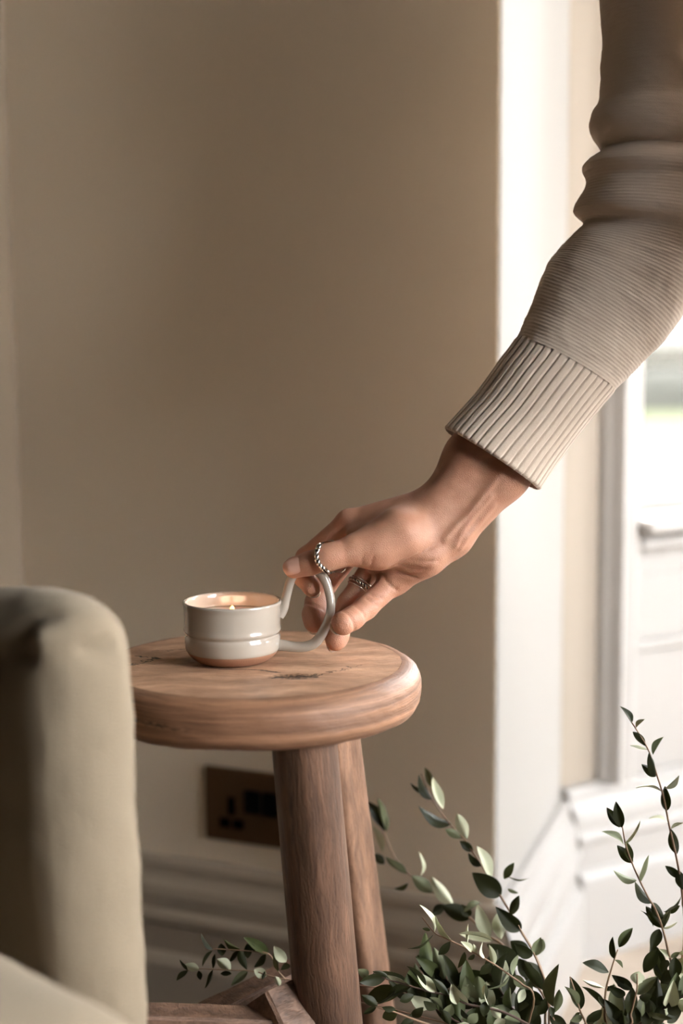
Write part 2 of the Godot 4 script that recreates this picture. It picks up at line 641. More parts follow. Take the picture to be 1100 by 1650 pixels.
func bay_side(n: int, a: Vector2, b: Vector2, label: String) -> void:
	var d := (b - a).normalized()
	var q := Vector2(-d.y, d.x)                       # into the room
	var w := a.distance_to(b)
	var place := room * Transform3D(Basis(v3(d), Vector3.UP, v3(q)), v3(a))
	var t0 := 0.110 if n == 1 else (0.40 if n == 2 else 0.30)  # unseen bay windows narrowed to let in less light
	var t1 := w - (0.110 if n == 1 else (0.40 if n == 2 else 0.30))
	var s := Shape.new()
	s.box(Vector3(-0.06, FLOOR_Y, -0.22), Vector3(t0, CEIL_Y, 0))
	s.box(Vector3(t1, FLOOR_Y, -0.22), Vector3(w + 0.06, CEIL_Y, 0))
	s.box(Vector3(t0, FLOOR_Y, -0.22), Vector3(t1, 0.475, -0.012))
	s.box(Vector3(t0, 2.38, -0.22), Vector3(t1, CEIL_Y, 0))
	var wall := struct("wall_bay_%d" % n, s, M.shaded_bay_wall if n == 1 else M.reveal, ["", "wall of the window bay beside the architrave, shade put into its colour", "pale wall round the middle bay window", "pale wall of the bay opposite the reveal"][n], "wall")
	wall.transform = place
	s = Shape.new()
	s.extrude(skirting_profile().map(func(p): return Vector2(p.x, p.y + (0.016 if p.y > 0 else 0.0))), Vector3.ZERO, Vector3(w, 0, 0), Vector3(0, 0, 1), 0.36, -0.45)
	var sk := struct("baseboard_bay_%d" % n, s, M.trim, ["", "white skirting board under the visible bay window", "white skirting board under the middle bay window", "white skirting board under the far bay window"][n], "skirting")
	sk.transform = place
	var win := thing("window_%d" % n, label, "window", place)
	win.set_meta("kind", "structure")
	# architrave: moulded uprights and head
	for e in [[t0 - 0.054, t0], [t1, t1 + 0.054]]:
		var m := Shape.new()
		var out: float = 1.0 if e[0] < w * 0.5 else -1.0
		var outer: float = e[0] if out > 0 else e[1]
		var pts := [Vector2(0, 0), Vector2(0.003, 0.010), Vector2(0.009, 0.018), Vector2(0.013, 0.028), Vector2(0.016, 0.033), Vector2(0.019, 0.029), Vector2(0.030, 0.026), Vector2(0.040, 0.028), Vector2(0.046, 0.024), Vector2(0.054, 0.022), Vector2(0.054, 0)]
		prism(m, pts.map(func(p): return Vector2(outer + p.x * out, p.y)), 0.17, 2.43)
		obj("architrave", m.mesh(false, false), M.trim, win)
	s = Shape.new()
	s.box(Vector3(t0 - 0.054, 2.38, 0), Vector3(t1 + 0.054, 2.45, 0.03), 0.004)
	obj("architrave_head", s.mesh(false, false), M.trim, win)
	# sill with the bed moulding under it
	s = Shape.new()
	s.box(Vector3(t0 - 0.004, 0.497, -0.12), Vector3(t1 + 0.004, 0.516, 0.045), 0.006)
	obj("sill", s.mesh(false, false), M.trim, win)
	s = Shape.new()
	s.box(Vector3(t0, 0.474, -0.02), Vector3(t1, 0.490, 0.026), 0.005)
	obj("bed_moulding", s.mesh(false, false), M.trim, win)
	# apron panel under the sill
	s = Shape.new()
	s.box(Vector3(t0, FLOOR_Y, -0.012), Vector3(t1, 0.474, 0.0))
	obj("apron_panel", s.mesh(false, false), M.trim, win)
	s = Shape.new()
	s.box(Vector3(t0, 0.335, 0), Vector3(t1, 0.352, 0.012), 0.004)
	s.box(Vector3(t0, 0.352, 0), Vector3(t1, 0.440, 0.006), 0.002)
	obj("apron_rail", s.mesh(false, false), M.trim, win)
	for e in [[t0, t0 + 0.05], [t1 - 0.05, t1]]:
		s = Shape.new()
		s.box(Vector3(e[0], 0.169, 0), Vector3(e[1], 0.335, 0.006), 0.002)
		obj("apron_stile", s.mesh(false, false), M.trim, win)
	# box frame and the two sashes
	s = Shape.new()
	s.box(Vector3(t0, 0.516, -0.15), Vector3(t0 + 0.02, 2.38, -0.03), 0.003)
	s.box(Vector3(t1 - 0.02, 0.516, -0.15), Vector3(t1, 2.38, -0.03), 0.003)
	s.box(Vector3(t0, 2.36, -0.15), Vector3(t1, 2.38, -0.03), 0.003)
	obj("box_frame", s.mesh(false, false), M.trim, win)
	for k in 2:
		var y0: float = [0.516, 1.43][k]
		var y1: float = [1.46, 2.36][k]
		var z: float = [-0.075, -0.115][k]
		var f := Shape.new()
		f.box(Vector3(t0 + 0.02, y0, z - 0.02), Vector3(t0 + 0.052, y1, z + 0.02), 0.004)
		f.box(Vector3(t1 - 0.052, y0, z - 0.02), Vector3(t1 - 0.02, y1, z + 0.02), 0.004)
		f.box(Vector3(t0 + 0.052, y0, z - 0.02), Vector3(t1 - 0.052, y0 + (0.03 if k == 0 else 0.035), z + 0.02), 0.004)
		f.box(Vector3(t0 + 0.052, y1 - 0.035, z - 0.02), Vector3(t1 - 0.052, y1, z + 0.02), 0.004)
		var fr := obj("sash", f.mesh(false, false), M.trim, win)
		var g := Shape.new()
		g.quad(Vector3(t0 + 0.05, y0 + 0.028, z), Vector3(t1 - 0.05, y0 + 0.028, z), Vector3(t1 - 0.05, y1 - 0.03, z), Vector3(t0 + 0.05, y1 - 0.03, z))
		obj("pane", g.mesh(false, false), M.glass, fr)


func added_wall_window() -> void:  # unseen window added to light the back wall from the right
	var win := hold("window_4", "added window in the right-hand wall, lighting the wall behind the stool", "window")
	var s := Shape.new()
	for z in [0.03, 0.72, 1.41]:
		s.box(Vector3(2.70, 0.58, z), Vector3(2.74, 2.36, z + 0.04), 0.004)
	for y in [0.58, 1.42, 2.32]:
		s.box(Vector3(2.70, y, 0.07), Vector3(2.74, y + 0.04, 0.72), 0.004)
		s.box(Vector3(2.70, y, 0.76), Vector3(2.74, y + 0.04, 1.41), 0.004)
	obj("window_frame", s.mesh(false, false), M.trim, win)
	s = Shape.new()
	s.box(Vector3(2.57, 0.55, 0.01), Vector3(2.70, 0.58, 1.49), 0.005)
	obj("sill", s.mesh(false, false), M.trim, win)
	for z in [[0.07, 0.72], [0.76, 1.41]]:
		for y in [[0.62, 1.42], [1.46, 2.32]]:
			s = Shape.new()
			s.quad(Vector3(2.72, y[0], z[0]), Vector3(2.72, y[0], z[1]), Vector3(2.72, y[1], z[1]), Vector3(2.72, y[1], z[0]))
			obj("pane", s.mesh(false, false), M.glass, win)


# ------------------------------------------------------------------ the garden outside
func blob(center: Vector3, size: Vector3, seed_: int, rough := 0.25) -> ArrayMesh:
	var s := Shape.new()
	s.grid(28, 16, func(a: float, b: float):
		var th := a * TAU
		var ph := (b - 0.5) * PI
		var d := Vector3(cos(th) * cos(ph), sin(ph), sin(th) * cos(ph))
		var k := 1.0 + rough * noise.get_noise_3dv(d * 2.1 + Vector3.ONE * seed_) + rough * 0.6 * noise.get_noise_3dv(d * 5.0 + Vector3.ONE * seed_ * 3.0)
		return [center + d * size * k, Vector2(a, b)])
	return s.mesh()


func build_outside() -> void:
	var s := Shape.new()
	s.box(Vector3(-60, -0.5, -90), Vector3(60, -0.32, 40))
	var lawn := obj("lawn", s.mesh(false, false), M.lawn)
	tag(lawn, "sunlit lawn outside the bay window", "lawn", "", "structure")
	# low stone terrace wall
	var c := P(1090, 822, 5.2)
	var wall := thing("terrace_wall", "low brown stone terrace wall just beyond the window sill", "wall", Transform3D(Basis(Vector3.UP, 0.1), Vector3(c.x, 0, c.z)))
	for k in 9:
		s = Shape.new()
		s.box(Vector3(-1.8 + k * 0.4, 0.10, -0.19), Vector3(-1.8 + k * 0.4 + 0.394, 0.178, 0.19), 0.012)
		obj("coping_stone", s.mesh(false, false), M.stone, wall)
		for r in 2:
			s = Shape.new()
			var off := 0.0 if r == 0 else 0.2
			s.box(Vector3(-1.8 + k * 0.4 + off, -0.32 + r * 0.21, -0.15), Vector3(-1.8 + k * 0.4 + off + 0.39, -0.32 + r * 0.21 + 0.203, 0.15), 0.01)
			obj("stone", s.mesh(false, false), M.stone, wall)
	# hedge and trees
	var hx := P(1130, 600, 21.0)
	s = Shape.new()
	var hedge := obj("hedge", blob(Vector3.ZERO, Vector3(4.2, 0.62, 0.9), 5, 0.12), M.hedge)
	hedge.position = Vector3(hx.x, -0.30, hx.z)
	tag(hedge, "dark clipped hedge at the far edge of the lawn", "hedge")
	var at := [[1062, 27.0, 1.0], [1102, 34.0, 1.3]] 
	for k in 2:
		var p := P(at[k][0], 545, at[k][1])
		var tr := thing("tree", ["pale hazy tree behind the hedge, nearest the window frame", "taller hazy tree behind the hedge, farther off"][k], "tree", Transform3D(Basis(), Vector3(p.x, -0.32, p.z)), "trees beyond the hedge")
		obj("crown", blob(Vector3(0, 1.35 * at[k][2], 0), Vector3(1.7, 1.05, 1.3) * at[k][2], 20 + k, 0.4), M.far_tree, tr)
		s = Shape.new()
		s.tube([Vector3.ZERO, Vector3(0.03, 0.6, 0)], [0.14, 0.1], 10)
		obj("trunk", s.mesh(), M.bark, tr)


# ------------------------------------------------------------------ double wall socket
func build_socket() -> void:
	# in the room's axes: left edge of the plate in the photograph at u = -0.345
	var c := room.affine_inverse() * P(333, 1290, 1.61)
	var u0 := c.x
	var yc := c.y
	var o := thing("wall_socket", "bronze double wall socket with black rockers behind the stool leg", "socket", room * Transform3D(Basis(), Vector3(u0 + 0.073, yc, 0)))
	var s := Shape.new()
	s.box(Vector3(-0.073, -0.043, 0), Vector3(0.073, 0.043, 0.006), 0.0012)
	obj("face_plate", s.mesh(false, false), M.bronze, o)
	for k in 2:
		var dx := -0.0385 if k == 0 else 0.0385
		var p := Shape.new()
		p.box(Vector3(dx - 0.0045, -0.011, 0.0055), Vector3(dx + 0.0045, 0.010, 0.0068), 0.0004)
		p.box(Vector3(dx - 0.0150, -0.0265, 0.0055), Vector3(dx - 0.0020, -0.0155, 0.0068), 0.0004)
		p.box(Vector3(dx + 0.0020, -0.0265, 0.0055), Vector3(dx + 0.0150, -0.0155, 0.0068), 0.0004)
		obj("pin_holes", p.mesh(false, false), M.hole, o)
		var r := Shape.new()
		var rx := -0.0115 if k == 0 else 0.0115
		r.box(Vector3(rx - 0.0100, -0.006, 0.0055), Vector3(rx + 0.0100, 0.021, 0.0088), 0.001)
		obj("rocker_switch", r.mesh(false, false), M.black, o)
		var w := Shape.new()
		w.tube([Vector3(-0.060 if k == 0 else 0.060, 0.0, 0.0055), Vector3(-0.060 if k == 0 else 0.060, 0.0, 0.0068)], [0.003, 0.0028], 14)
		obj("screw", w.mesh(), M.bronze, o)


# ------------------------------------------------------------------ surface nets
# meshes the zero surface of f inside a box; only blocks near the surface are visited
func surface_net(f: Callable, lo: Vector3, hi: Vector3, cell: float, slack := 1.0) -> Shape:
	var n := Vector3i(((hi - lo) / cell).ceil())
	n = Vector3i(((n.x + 3) / 4) * 4, ((n.y + 3) / 4) * 4, ((n.z + 3) / 4) * 4)
	var sx := n.x + 1
	var sy := n.y + 1
	var field := PackedFloat32Array()
	field.resize(sx * sy * (n.z + 1))
	field.fill(1e9)
	var blocks: Array[Vector3i] = []
	var reach := cell * 2.0 * 1.7321 * slack + cell
	for bz in range(0, n.z, 4):
		for by in range(0, n.y, 4):
			for bx in range(0, n.x, 4):
				var mid := lo + Vector3(bx + 2, by + 2, bz + 2) * cell
				if absf(f.call(mid)) < reach:
					blocks.append(Vector3i(bx, by, bz))
	for b in blocks:
		for z in range(b.z, b.z + 5):
			for y in range(b.y, b.y + 5):
				for x in range(b.x, b.x + 5):
					var k := x + sx * (y + sy * z)
					if field[k] > 1e8:
						field[k] = f.call(lo + Vector3(x, y, z) * cell)
	var s := Shape.new()
	var vert := {}
	var step := [1, sx, sx * sy]
	var corner := [0, 1, sx, sx + 1, sx * sy, sx * sy + 1, sx * sy + sx, sx * sy + sx + 1]
	var edges := [[0, 1], [2, 3], [4, 5], [6, 7], [0, 2], [1, 3], [4, 6], [5, 7], [0, 4], [1, 5], [2, 6], [3, 7]]
	var cells := PackedInt32Array()
	for b in blocks:
		for z in range(b.z, b.z + 4):
			for y in range(b.y, b.y + 4):
				for x in range(b.x, b.x + 4):
					var k := x + sx * (y + sy * z)
					var inside := 0
					for c in 8:
						if field[k + corner[c]] < 0.0:
							inside += 1
					if inside == 0 or inside == 8:
						continue
					var sum := Vector3.ZERO
					var cnt := 0
					for e in edges:
						var fa := field[k + corner[e[0]]]
						var fb := field[k + corner[e[1]]]
						if (fa < 0.0) != (fb < 0.0):
							var t := fa / (fa - fb)
							var pa := Vector3(e[0] & 1, (e[0] >> 1) & 1, (e[0] >> 2) & 1)
							var pb := Vector3(e[1] & 1, (e[1] >> 1) & 1, (e[1] >> 2) & 1)
							sum += pa.lerp(pb, t)
							cnt += 1
					vert[k] = s.v.size()
					cells.append(k)
					s.v.append(lo + (Vector3(x, y, z) + sum / cnt) * cell)
					s.uv.append(Vector2.ZERO)
	for k in cells:
		for ax in 3:
			var a := field[k]
			var bb := field[k + step[ax]]
			if (a < 0.0) == (bb < 0.0):
				continue
			var o1: int = step[(ax + 1) % 3]
			var o2: int = step[(ax + 2) % 3]
			if not (vert.has(k - o1) and vert.has(k - o2) and vert.has(k - o1 - o2)):
				continue
			var q := [vert[k], vert[k - o1], vert[k - o1 - o2], vert[k - o2]]
			if a < 0.0:
				s.idx.append_array(PackedInt32Array([q[0], q[2], q[1], q[0], q[3], q[2]]))
			else:
				s.idx.append_array(PackedInt32Array([q[0], q[1], q[2], q[0], q[2], q[3]]))
	return s


func smin(a: float, b: float, k: float) -> float:
	var h := maxf(k - absf(a - b), 0.0) / k
	return minf(a, b) - h * h * k * 0.25


func rbox(p: Vector3, half: Vector3, r: float) -> float:
	var q := p.abs() - half + Vector3.ONE * r
	return q.max(Vector3.ZERO).length() + minf(maxf(q.x, maxf(q.y, q.z)), 0.0) - r


func seg_d(p: Vector3, a: Vector3, b: Vector3) -> float:
	var t := clampf((p - a).dot(b - a) / (b - a).length_squared(), 0, 1)
	return p.distance_to(a + (b - a) * t)


# ------------------------------------------------------------------ stool
func build_stool() -> void:
	var at := Vector3(-0.0709, 0.0, -1.1021)
	var top := 0.4942
	var R := 0.1335
	var thick := 0.0385
	var o := thing("stool", "rustic round wooden stool with thick seat under the mug", "stool", Transform3D(Basis(), at))
	# marks on the top are given where they lie, seen from above: x right, y towards the camera, as shares of the radius
	var knot := Vector2(0.25, 0.40)
	var marks := func(fx: float, fy: float) -> float:
		var p := Vector2(fx * 2.0 - 1.0, fy * 2.0 - 1.0) * 1.06
		var wob := noise.get_noise_2d(p.x * 14.0, p.y * 14.0)
		var k := 0.0
		var dk := ((p - knot) * Vector2(1.0, 1.9)).length() + wob * 0.05
		k = maxf(k, (1.0 - smoothstep(0.08, 0.16, dk)) * (0.42 + 0.55 * noise.get_noise_2d(p.x * 30.0, p.y * 22.0)))
		k = maxf(k, 0.85 * crack(p + Vector2(wob, wob) * 0.03, [Vector2(0.12, 0.42), Vector2(0.28, 0.36), Vector2(0.38, 0.41)], 0.016))
		k = maxf(k, 0.75 * crack(p + Vector2(wob, 0) * 0.03, [Vector2(0.16, 0.30), Vector2(0.02, 0.22), Vector2(-0.2, 0.2)], 0.012))
		k = maxf(k, 0.6 * crack(p + Vector2(wob, wob) * 0.04, [Vector2(0.34, 0.40), Vector2(0.55, 0.22), Vector2(0.62, 0.1)], 0.010))
		k = maxf(k, 0.8 * crack(p + Vector2(wob, wob) * 0.05, [Vector2(-0.86, 0.12), Vector2(-0.7, 0.05), Vector2(-0.6, -0.1), Vector2(-0.74, -0.16)], 0.016))
		k = maxf(k, 0.5 * crack(p + Vector2(wob, wob) * 0.05, [Vector2(-0.66, -0.3), Vector2(-0.4, -0.36), Vector2(-0.2, -0.32)], 0.012))
		return clampf(k, 0, 1)
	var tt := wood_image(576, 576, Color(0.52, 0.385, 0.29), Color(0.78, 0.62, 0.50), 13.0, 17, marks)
	var side_marks := func(fx: float, fy: float) -> float:
		var p := Vector2(fx * 20.0, fy)
		var wob := noise.get_noise_2d(fx * 90.0, fy * 3.0)
		var k := 0.0
		var long := absf(fy - 0.50 - wob * 0.06 + (fx - 0.35) * 0.6)
		if fx > 0.28 and fx < 0.42:
			k = maxf(k, 0.62 * (1.0 - smoothstep(0.01, 0.06, long)) * clampf(0.5 + 0.9 * noise.get_noise_2d(fx * 60.0, fy * 8.0), 0, 1) * smoothstep(0.28, 0.31, fx) * (1.0 - smoothstep(0.38, 0.42, fx)))
		return clampf(k, 0, 1)
	var ts := wood_image(1024, 128, Color(0.35, 0.24, 0.17), Color(0.62, 0.455, 0.345), 5.5, 23, side_marks)  # rim wood darker than the top, its shading put into the colour
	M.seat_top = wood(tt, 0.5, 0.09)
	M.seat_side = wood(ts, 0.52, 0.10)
	var edge := func(a: float) -> float:
		return 1.0 + 0.010 * noise.get_noise_2d(cos(a) * 1.1, sin(a) * 1.1) + 0.004 * sin(a * 3.0 + 0.6)
	var ri := 0.885
	var s := Shape.new()
	s.grid(120, 28, func(u: float, t: float):
		var a := u * TAU
		var r: float = R * ri * t * edge.call(a)
		var x := r * cos(a)
		var z := r * sin(a)
		var y := top + 0.0005 * noise.get_noise_2d(x * 40.0, z * 40.0)
		var g := ((Vector2(x, z) / R - knot) * Vector2(1.0, 1.9)).length()
		y -= 0.0016 * (1.0 - smoothstep(0.03, 0.15, g)) * (0.6 + 0.8 * noise.get_noise_2d(x * 300.0, z * 260.0))
		return [Vector3(x, y, z), Vector2(x / R / 1.06, z / R / 1.06) * 0.5 + Vector2(0.5, 0.5)])
	var seat := obj("seat", s.mesh(true, false), M.seat_top, o)
	# rounded rim and the underside, grain running round it
	var prof := []
	for k in 9:
		var a := PI * 0.5 * k / 8.0
		prof.append(Vector2(R * ri + (R - R * ri) * sin(a), -0.0145 + 0.0145 * cos(a)))
	prof.append(Vector2(R * 1.003, -0.020))
	for k in 9:
		var a := PI * 0.5 * k / 8.0
		prof.append(Vector2(R - 0.013 + 0.013 * cos(a), -(thick - 0.014) - 0.014 * sin(a)))
	for k in range(1, 6):
		prof.append(Vector2((R - 0.013) * (1.0 - k / 5.0), -thick))
	s = Shape.new()
	var np := prof.size() - 1
	s.grid(160, np, func(u: float, t: float):
		var a := u * TAU
		var q: Vector2 = prof[int(round(t * np))]
		var r: float = q.x * edge.call(a)
		var wy := q.y * (1.0 + 0.05 * noise.get_noise_2d(cos(a) * 1.6 + 9.0, sin(a) * 1.6)) - 0.0
		var dent := 0.0008 * noise.get_noise_3d(cos(a) * 9.0, q.y * 160.0, sin(a) * 9.0)
		return [Vector3((r + dent) * cos(a), top + wy, (r + dent) * sin(a)), Vector2(u, clampf(-q.y / thick, 0, 1) if t < 0.8 else 1.0)])
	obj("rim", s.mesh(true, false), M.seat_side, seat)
	# legs
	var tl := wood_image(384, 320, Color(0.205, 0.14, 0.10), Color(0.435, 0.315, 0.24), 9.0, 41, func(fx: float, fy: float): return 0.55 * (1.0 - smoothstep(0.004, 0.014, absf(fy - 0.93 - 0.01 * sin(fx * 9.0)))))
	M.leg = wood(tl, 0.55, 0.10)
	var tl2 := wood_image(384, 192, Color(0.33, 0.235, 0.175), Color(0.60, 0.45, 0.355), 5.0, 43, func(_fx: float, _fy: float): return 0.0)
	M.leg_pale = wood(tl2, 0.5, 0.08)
	var under := top - thick
	var inv := Transform3D(Basis(), at).affine_inverse()
	# front leg, round and slightly swelling towards the foot
	var a0 := inv * P(489, 1187, 1.050)
	var a1 := inv * P(530, 1650, 1.115)
	a0 += (a0 - a1).normalized() * 0.012
	var foot := a1 + (a1 - a0) * ((a1.y - FLOOR_Y) / (a0.y - a1.y))
	s = Shape.new()
	round_leg(s, a0, foot, 0.0246, 0.0290)
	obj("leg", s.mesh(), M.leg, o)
	# back right leg, squared with worn corners
	var b0 := inv * P(529, 1180, 1.175)
	var b1 := inv * P(591, 1650, 1.30)
	b0 += (b0 - b1).normalized() * 0.02
	var foot2 := b1 + (b1 - b0) * ((b1.y - FLOOR_Y) / (b0.y - b1.y))
	s = Shape.new()
	square_leg(s, b0, foot2, 0.0205, 0.0220, deg_to_rad(33))
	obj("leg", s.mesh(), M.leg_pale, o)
	# the third, behind the chair
	var c0 := Vector3(-0.113, under + 0.01, -0.004)
	var foot3 := Vector3(-0.185, FLOOR_Y, -0.004)
	s = Shape.new()
	round_leg(s, c0, foot3, 0.018, 0.024)
	obj("leg", s.mesh(), M.leg, o)
	# stretchers
	var tp := wood_image(384, 96, Color(0.25, 0.18, 0.135), Color(0.52, 0.40, 0.325), 7.0, 47, func(_fx: float, _fy: float): return 0.0)
	M.rail = wood(tp, 0.6, 0.16)
	s = Shape.new()
	beam(s, inv * P(205, 1660, 1.065), inv * P(446, 1668, 1.09), 0.0175, 0.013)
	obj("stretcher", s.mesh(false, false), M.rail, o)
	s = Shape.new()
	beam(s, inv * P(300, 1665, 1.14), inv * P(500, 1566, 1.205), 0.0135, 0.013)
	obj("stretcher", s.mesh(false, false), M.rail, o)
	s = Shape.new()
	beam(s, inv * P(433, 1600, 1.10), inv * P(502, 1745, 1.075), 0.018, 0.016)
	obj("stretcher", s.mesh(false, false), M.rail, o)


func round_leg(s: Shape, a: Vector3, b: Vector3, r0: float, r1: float) -> void:
	var d := (b - a).normalized()
	var sx := d.cross(Vector3.FORWARD).normalized()
	var sz := d.cross(sx).normalized()
	s.grid(40, 60, func(u: float, t: float):
		var an := u * TAU
		var r := lerpf(r0, r1, t) * (1.0 + 0.025 * noise.get_noise_3d(cos(an) * 1.2, t * 2.2, sin(an) * 1.2 + r0 * 300.0))
		r *= 1.0 - 0.03 * absf(sin(an * 4.0)) 
		if t > 0.985:
			r *= 1.0 - (t - 0.985) * 6.0
		return [a.lerp(b, t) + (sx * cos(an) + sz * sin(an)) * r, Vector2(t * 1.25, u)])
	for e in [[a, r0], [b, r1]]:
		pass


func square_leg(s: Shape, a: Vector3, b: Vector3, r0: float, r1: float, turn: float) -> void:
	var d := (b - a).normalized()
	var fx := Vector3(cos(turn), 0, sin(turn))
	fx = (fx - d * fx.dot(d)).normalized()
	var fz := d.cross(fx).normalized()
	s.grid(48, 40, func(u: float, t: float):
		var an := u * TAU
		var c := cos(an)
		var q := sin(an)
		var k := pow(pow(absf(c), 7.0) + pow(absf(q), 7.0), -1.0 / 7.0)
		var r := lerpf(r0, r1, t) * k * (1.0 + 0.02 * noise.get_noise_3d(c, t * 3.0, q))
		return [a.lerp(b, t) + (fx * c + fz * q) * r, Vector2(t * 1.25, u)])


func beam(s: Shape, a: Vector3, b: Vector3, half_h: float, half_w: float) -> void:
	var d := (b - a).normalized()
	var side := d.cross(Vector3.UP).normalized()
	var up := side.cross(d).normalized()
	var ring := []
	for q in [Vector2(-1, -0.86), Vector2(-0.86, -1), Vector2(0.86, -1), Vector2(1, -0.86), Vector2(1, 0.86), Vector2(0.86, 1), Vector2(-0.86, 1), Vector2(-1, 0.86)]:
		ring.append(q)
	var steps := 8
	for k in steps:
		for i in 8:
			var j := (i + 1) % 8
			var base := s.v.size()
			for e in [[k, i], [k + 1, i], [k + 1, j], [k, j]]:
				var t: float = float(e[0]) / steps
				var q: Vector2 = ring[e[1]]
				var wob := 1.0 + 0.05 * noise.get_noise_2d(t * 3.0 + half_h * 900.0, float(e[1]))
				s.v.append(a.lerp(b, t) + side * q.x * half_w * wob + up * q.y * half_h * wob)
				s.uv.append(Vector2(t, (i + (1.0 if e[1] == j else 0.0)) / 8.0))
			s.idx.append_array(PackedInt32Array([base, base + 1, base + 2, base, base + 2, base + 3]))
	for t in [0.0, 1.0]:
		var c := s.v.size()
		for i in 8:
			var q: Vector2 = ring[i]
			s.v.append(a.lerp(b, t) + side * q.x * half_w + up * q.y * half_h)
			s.uv.append(q * 0.1)
		for i in range(1, 7):
			s.idx.append_array(PackedInt32Array([c, c + i, c + i + 1]))


# ------------------------------------------------------------------ armchair
func build_armchair() -> void:
	var pivot := Transform3D(Basis(Vector3.UP, deg_to_rad(-41.0)), Vector3(-0.1405, FLOOR_Y, -0.845))
	var o := thing("armchair", "beige linen armchair, the rounded end of its arm at the left", "armchair", pivot)
	var topy := 0.592 - FLOOR_Y
	# arm: a padded slab whose end faces right, folded over at the top corner
	var half := Vector3(0.20, 0.250, 0.040)
	var mid := Vector3(-half.x, topy - half.y, 0)
	var f := func(p: Vector3) -> float:
		var q := p - mid
		q.x -= -0.008 * (q.y + half.y * 0.2) / half.y          # the foot of the arm stands a little farther out
		q.y += 0.10 * maxf(half.x - 0.06 - q.x, 0.0) * smoothstep(0.0, 0.2, q.y)
		var d := rbox(q, half, 0.039)
		d += 0.0022 * noise.get_noise_3dv(p * 16.0) + 0.0010 * noise.get_noise_3dv(p * 45.0)
		# folds of the cover at the corner, and the seam below
		var w := Vector3(half.x, half.y, half.z)
		var c1 := seg_d(q, Vector3(w.x - 0.060, w.y - 0.040, w.z + 0.001), Vector3(w.x - 0.020, w.y - 0.008, w.z - 0.014))
		var c2 := seg_d(q, Vector3(w.x - 0.036, w.y - 0.034, w.z + 0.001), Vector3(w.x + 0.001, w.y - 0.028, w.z - 0.040))
		d += 0.0075 * exp(-c1 * c1 / 0.00006) + 0.0085 * exp(-c2 * c2 / 0.00004)
		var b1 := seg_d(q, Vector3(w.x - 0.020, w.y - 0.016, w.z - 0.008), Vector3(w.x - 0.003, w.y - 0.018, w.z - 0.040))
		d -= 0.0075 * exp(-b1 * b1 / 0.00018)
		var sm := absf(q.y - (w.y - 0.083))
		d -= 0.0012 * exp(-sm * sm / 0.000018) * smoothstep(w.x - 0.06, w.x - 0.01, q.x)
		return d
	var s := surface_net(f, mid - half - Vector3.ONE * 0.02, mid + half + Vector3.ONE * 0.02, 0.005, 1.15)
	obj("arm", s.mesh(true, true, false), M.linen, o)
	# the rest of the chair stands out of the frame on the left
	s = Shape.new()
	s.box(Vector3(-0.39, 0.15, 0.05), Vector3(-0.012, 0.30, 0.55), 0.02)
	s.box(Vector3(-0.05, 0.15, 0.075), Vector3(0.13, 0.30, 0.55), 0.02)
	obj("seat_base", s.mesh(false, false), M.linen, o)
	for e in [[-0.05, 0.0], [0.09, 0.50], [-0.36, 0.0], [-0.36, 0.50]]:
		s = Shape.new()
		s.tube([Vector3(e[0], 0.18, e[1]), Vector3(e[0] + 0.006, 0.0, e[1])], [0.022, 0.014], 14)
		obj("leg", s.mesh(), M.leg, o)
	# loose seat cushion
	var cu := thing("seat_cushion", "plump beige seat cushion lying on the armchair, lower left corner", "cushion", pivot * Transform3D(Basis(), Vector3(0, 0.30, 0)))
	var hc := Vector3(0.270, 0.070, 0.240)
	var mc := Vector3(0.152 - hc.x, 0.088, 0.056 + hc.z)
	var cf := func(p: Vector3) -> float:
		var q := p - mc
		q.y -= 0.030 * (1.0 - pow(q.x / hc.x, 2.0)) * (1.0 - pow(q.z / hc.z, 2.0)) * smoothstep(0.0, 0.03, q.y)
		return rbox(q, hc, 0.068) + 0.002 * noise.get_noise_3dv(p * 14.0)
	s = surface_net(cf, mc - hc - Vector3.ONE * 0.05, mc + hc + Vector3.ONE * 0.05, 0.008, 1.2)
	obj("cover", s.mesh(true, true, false), M.linen, cu)


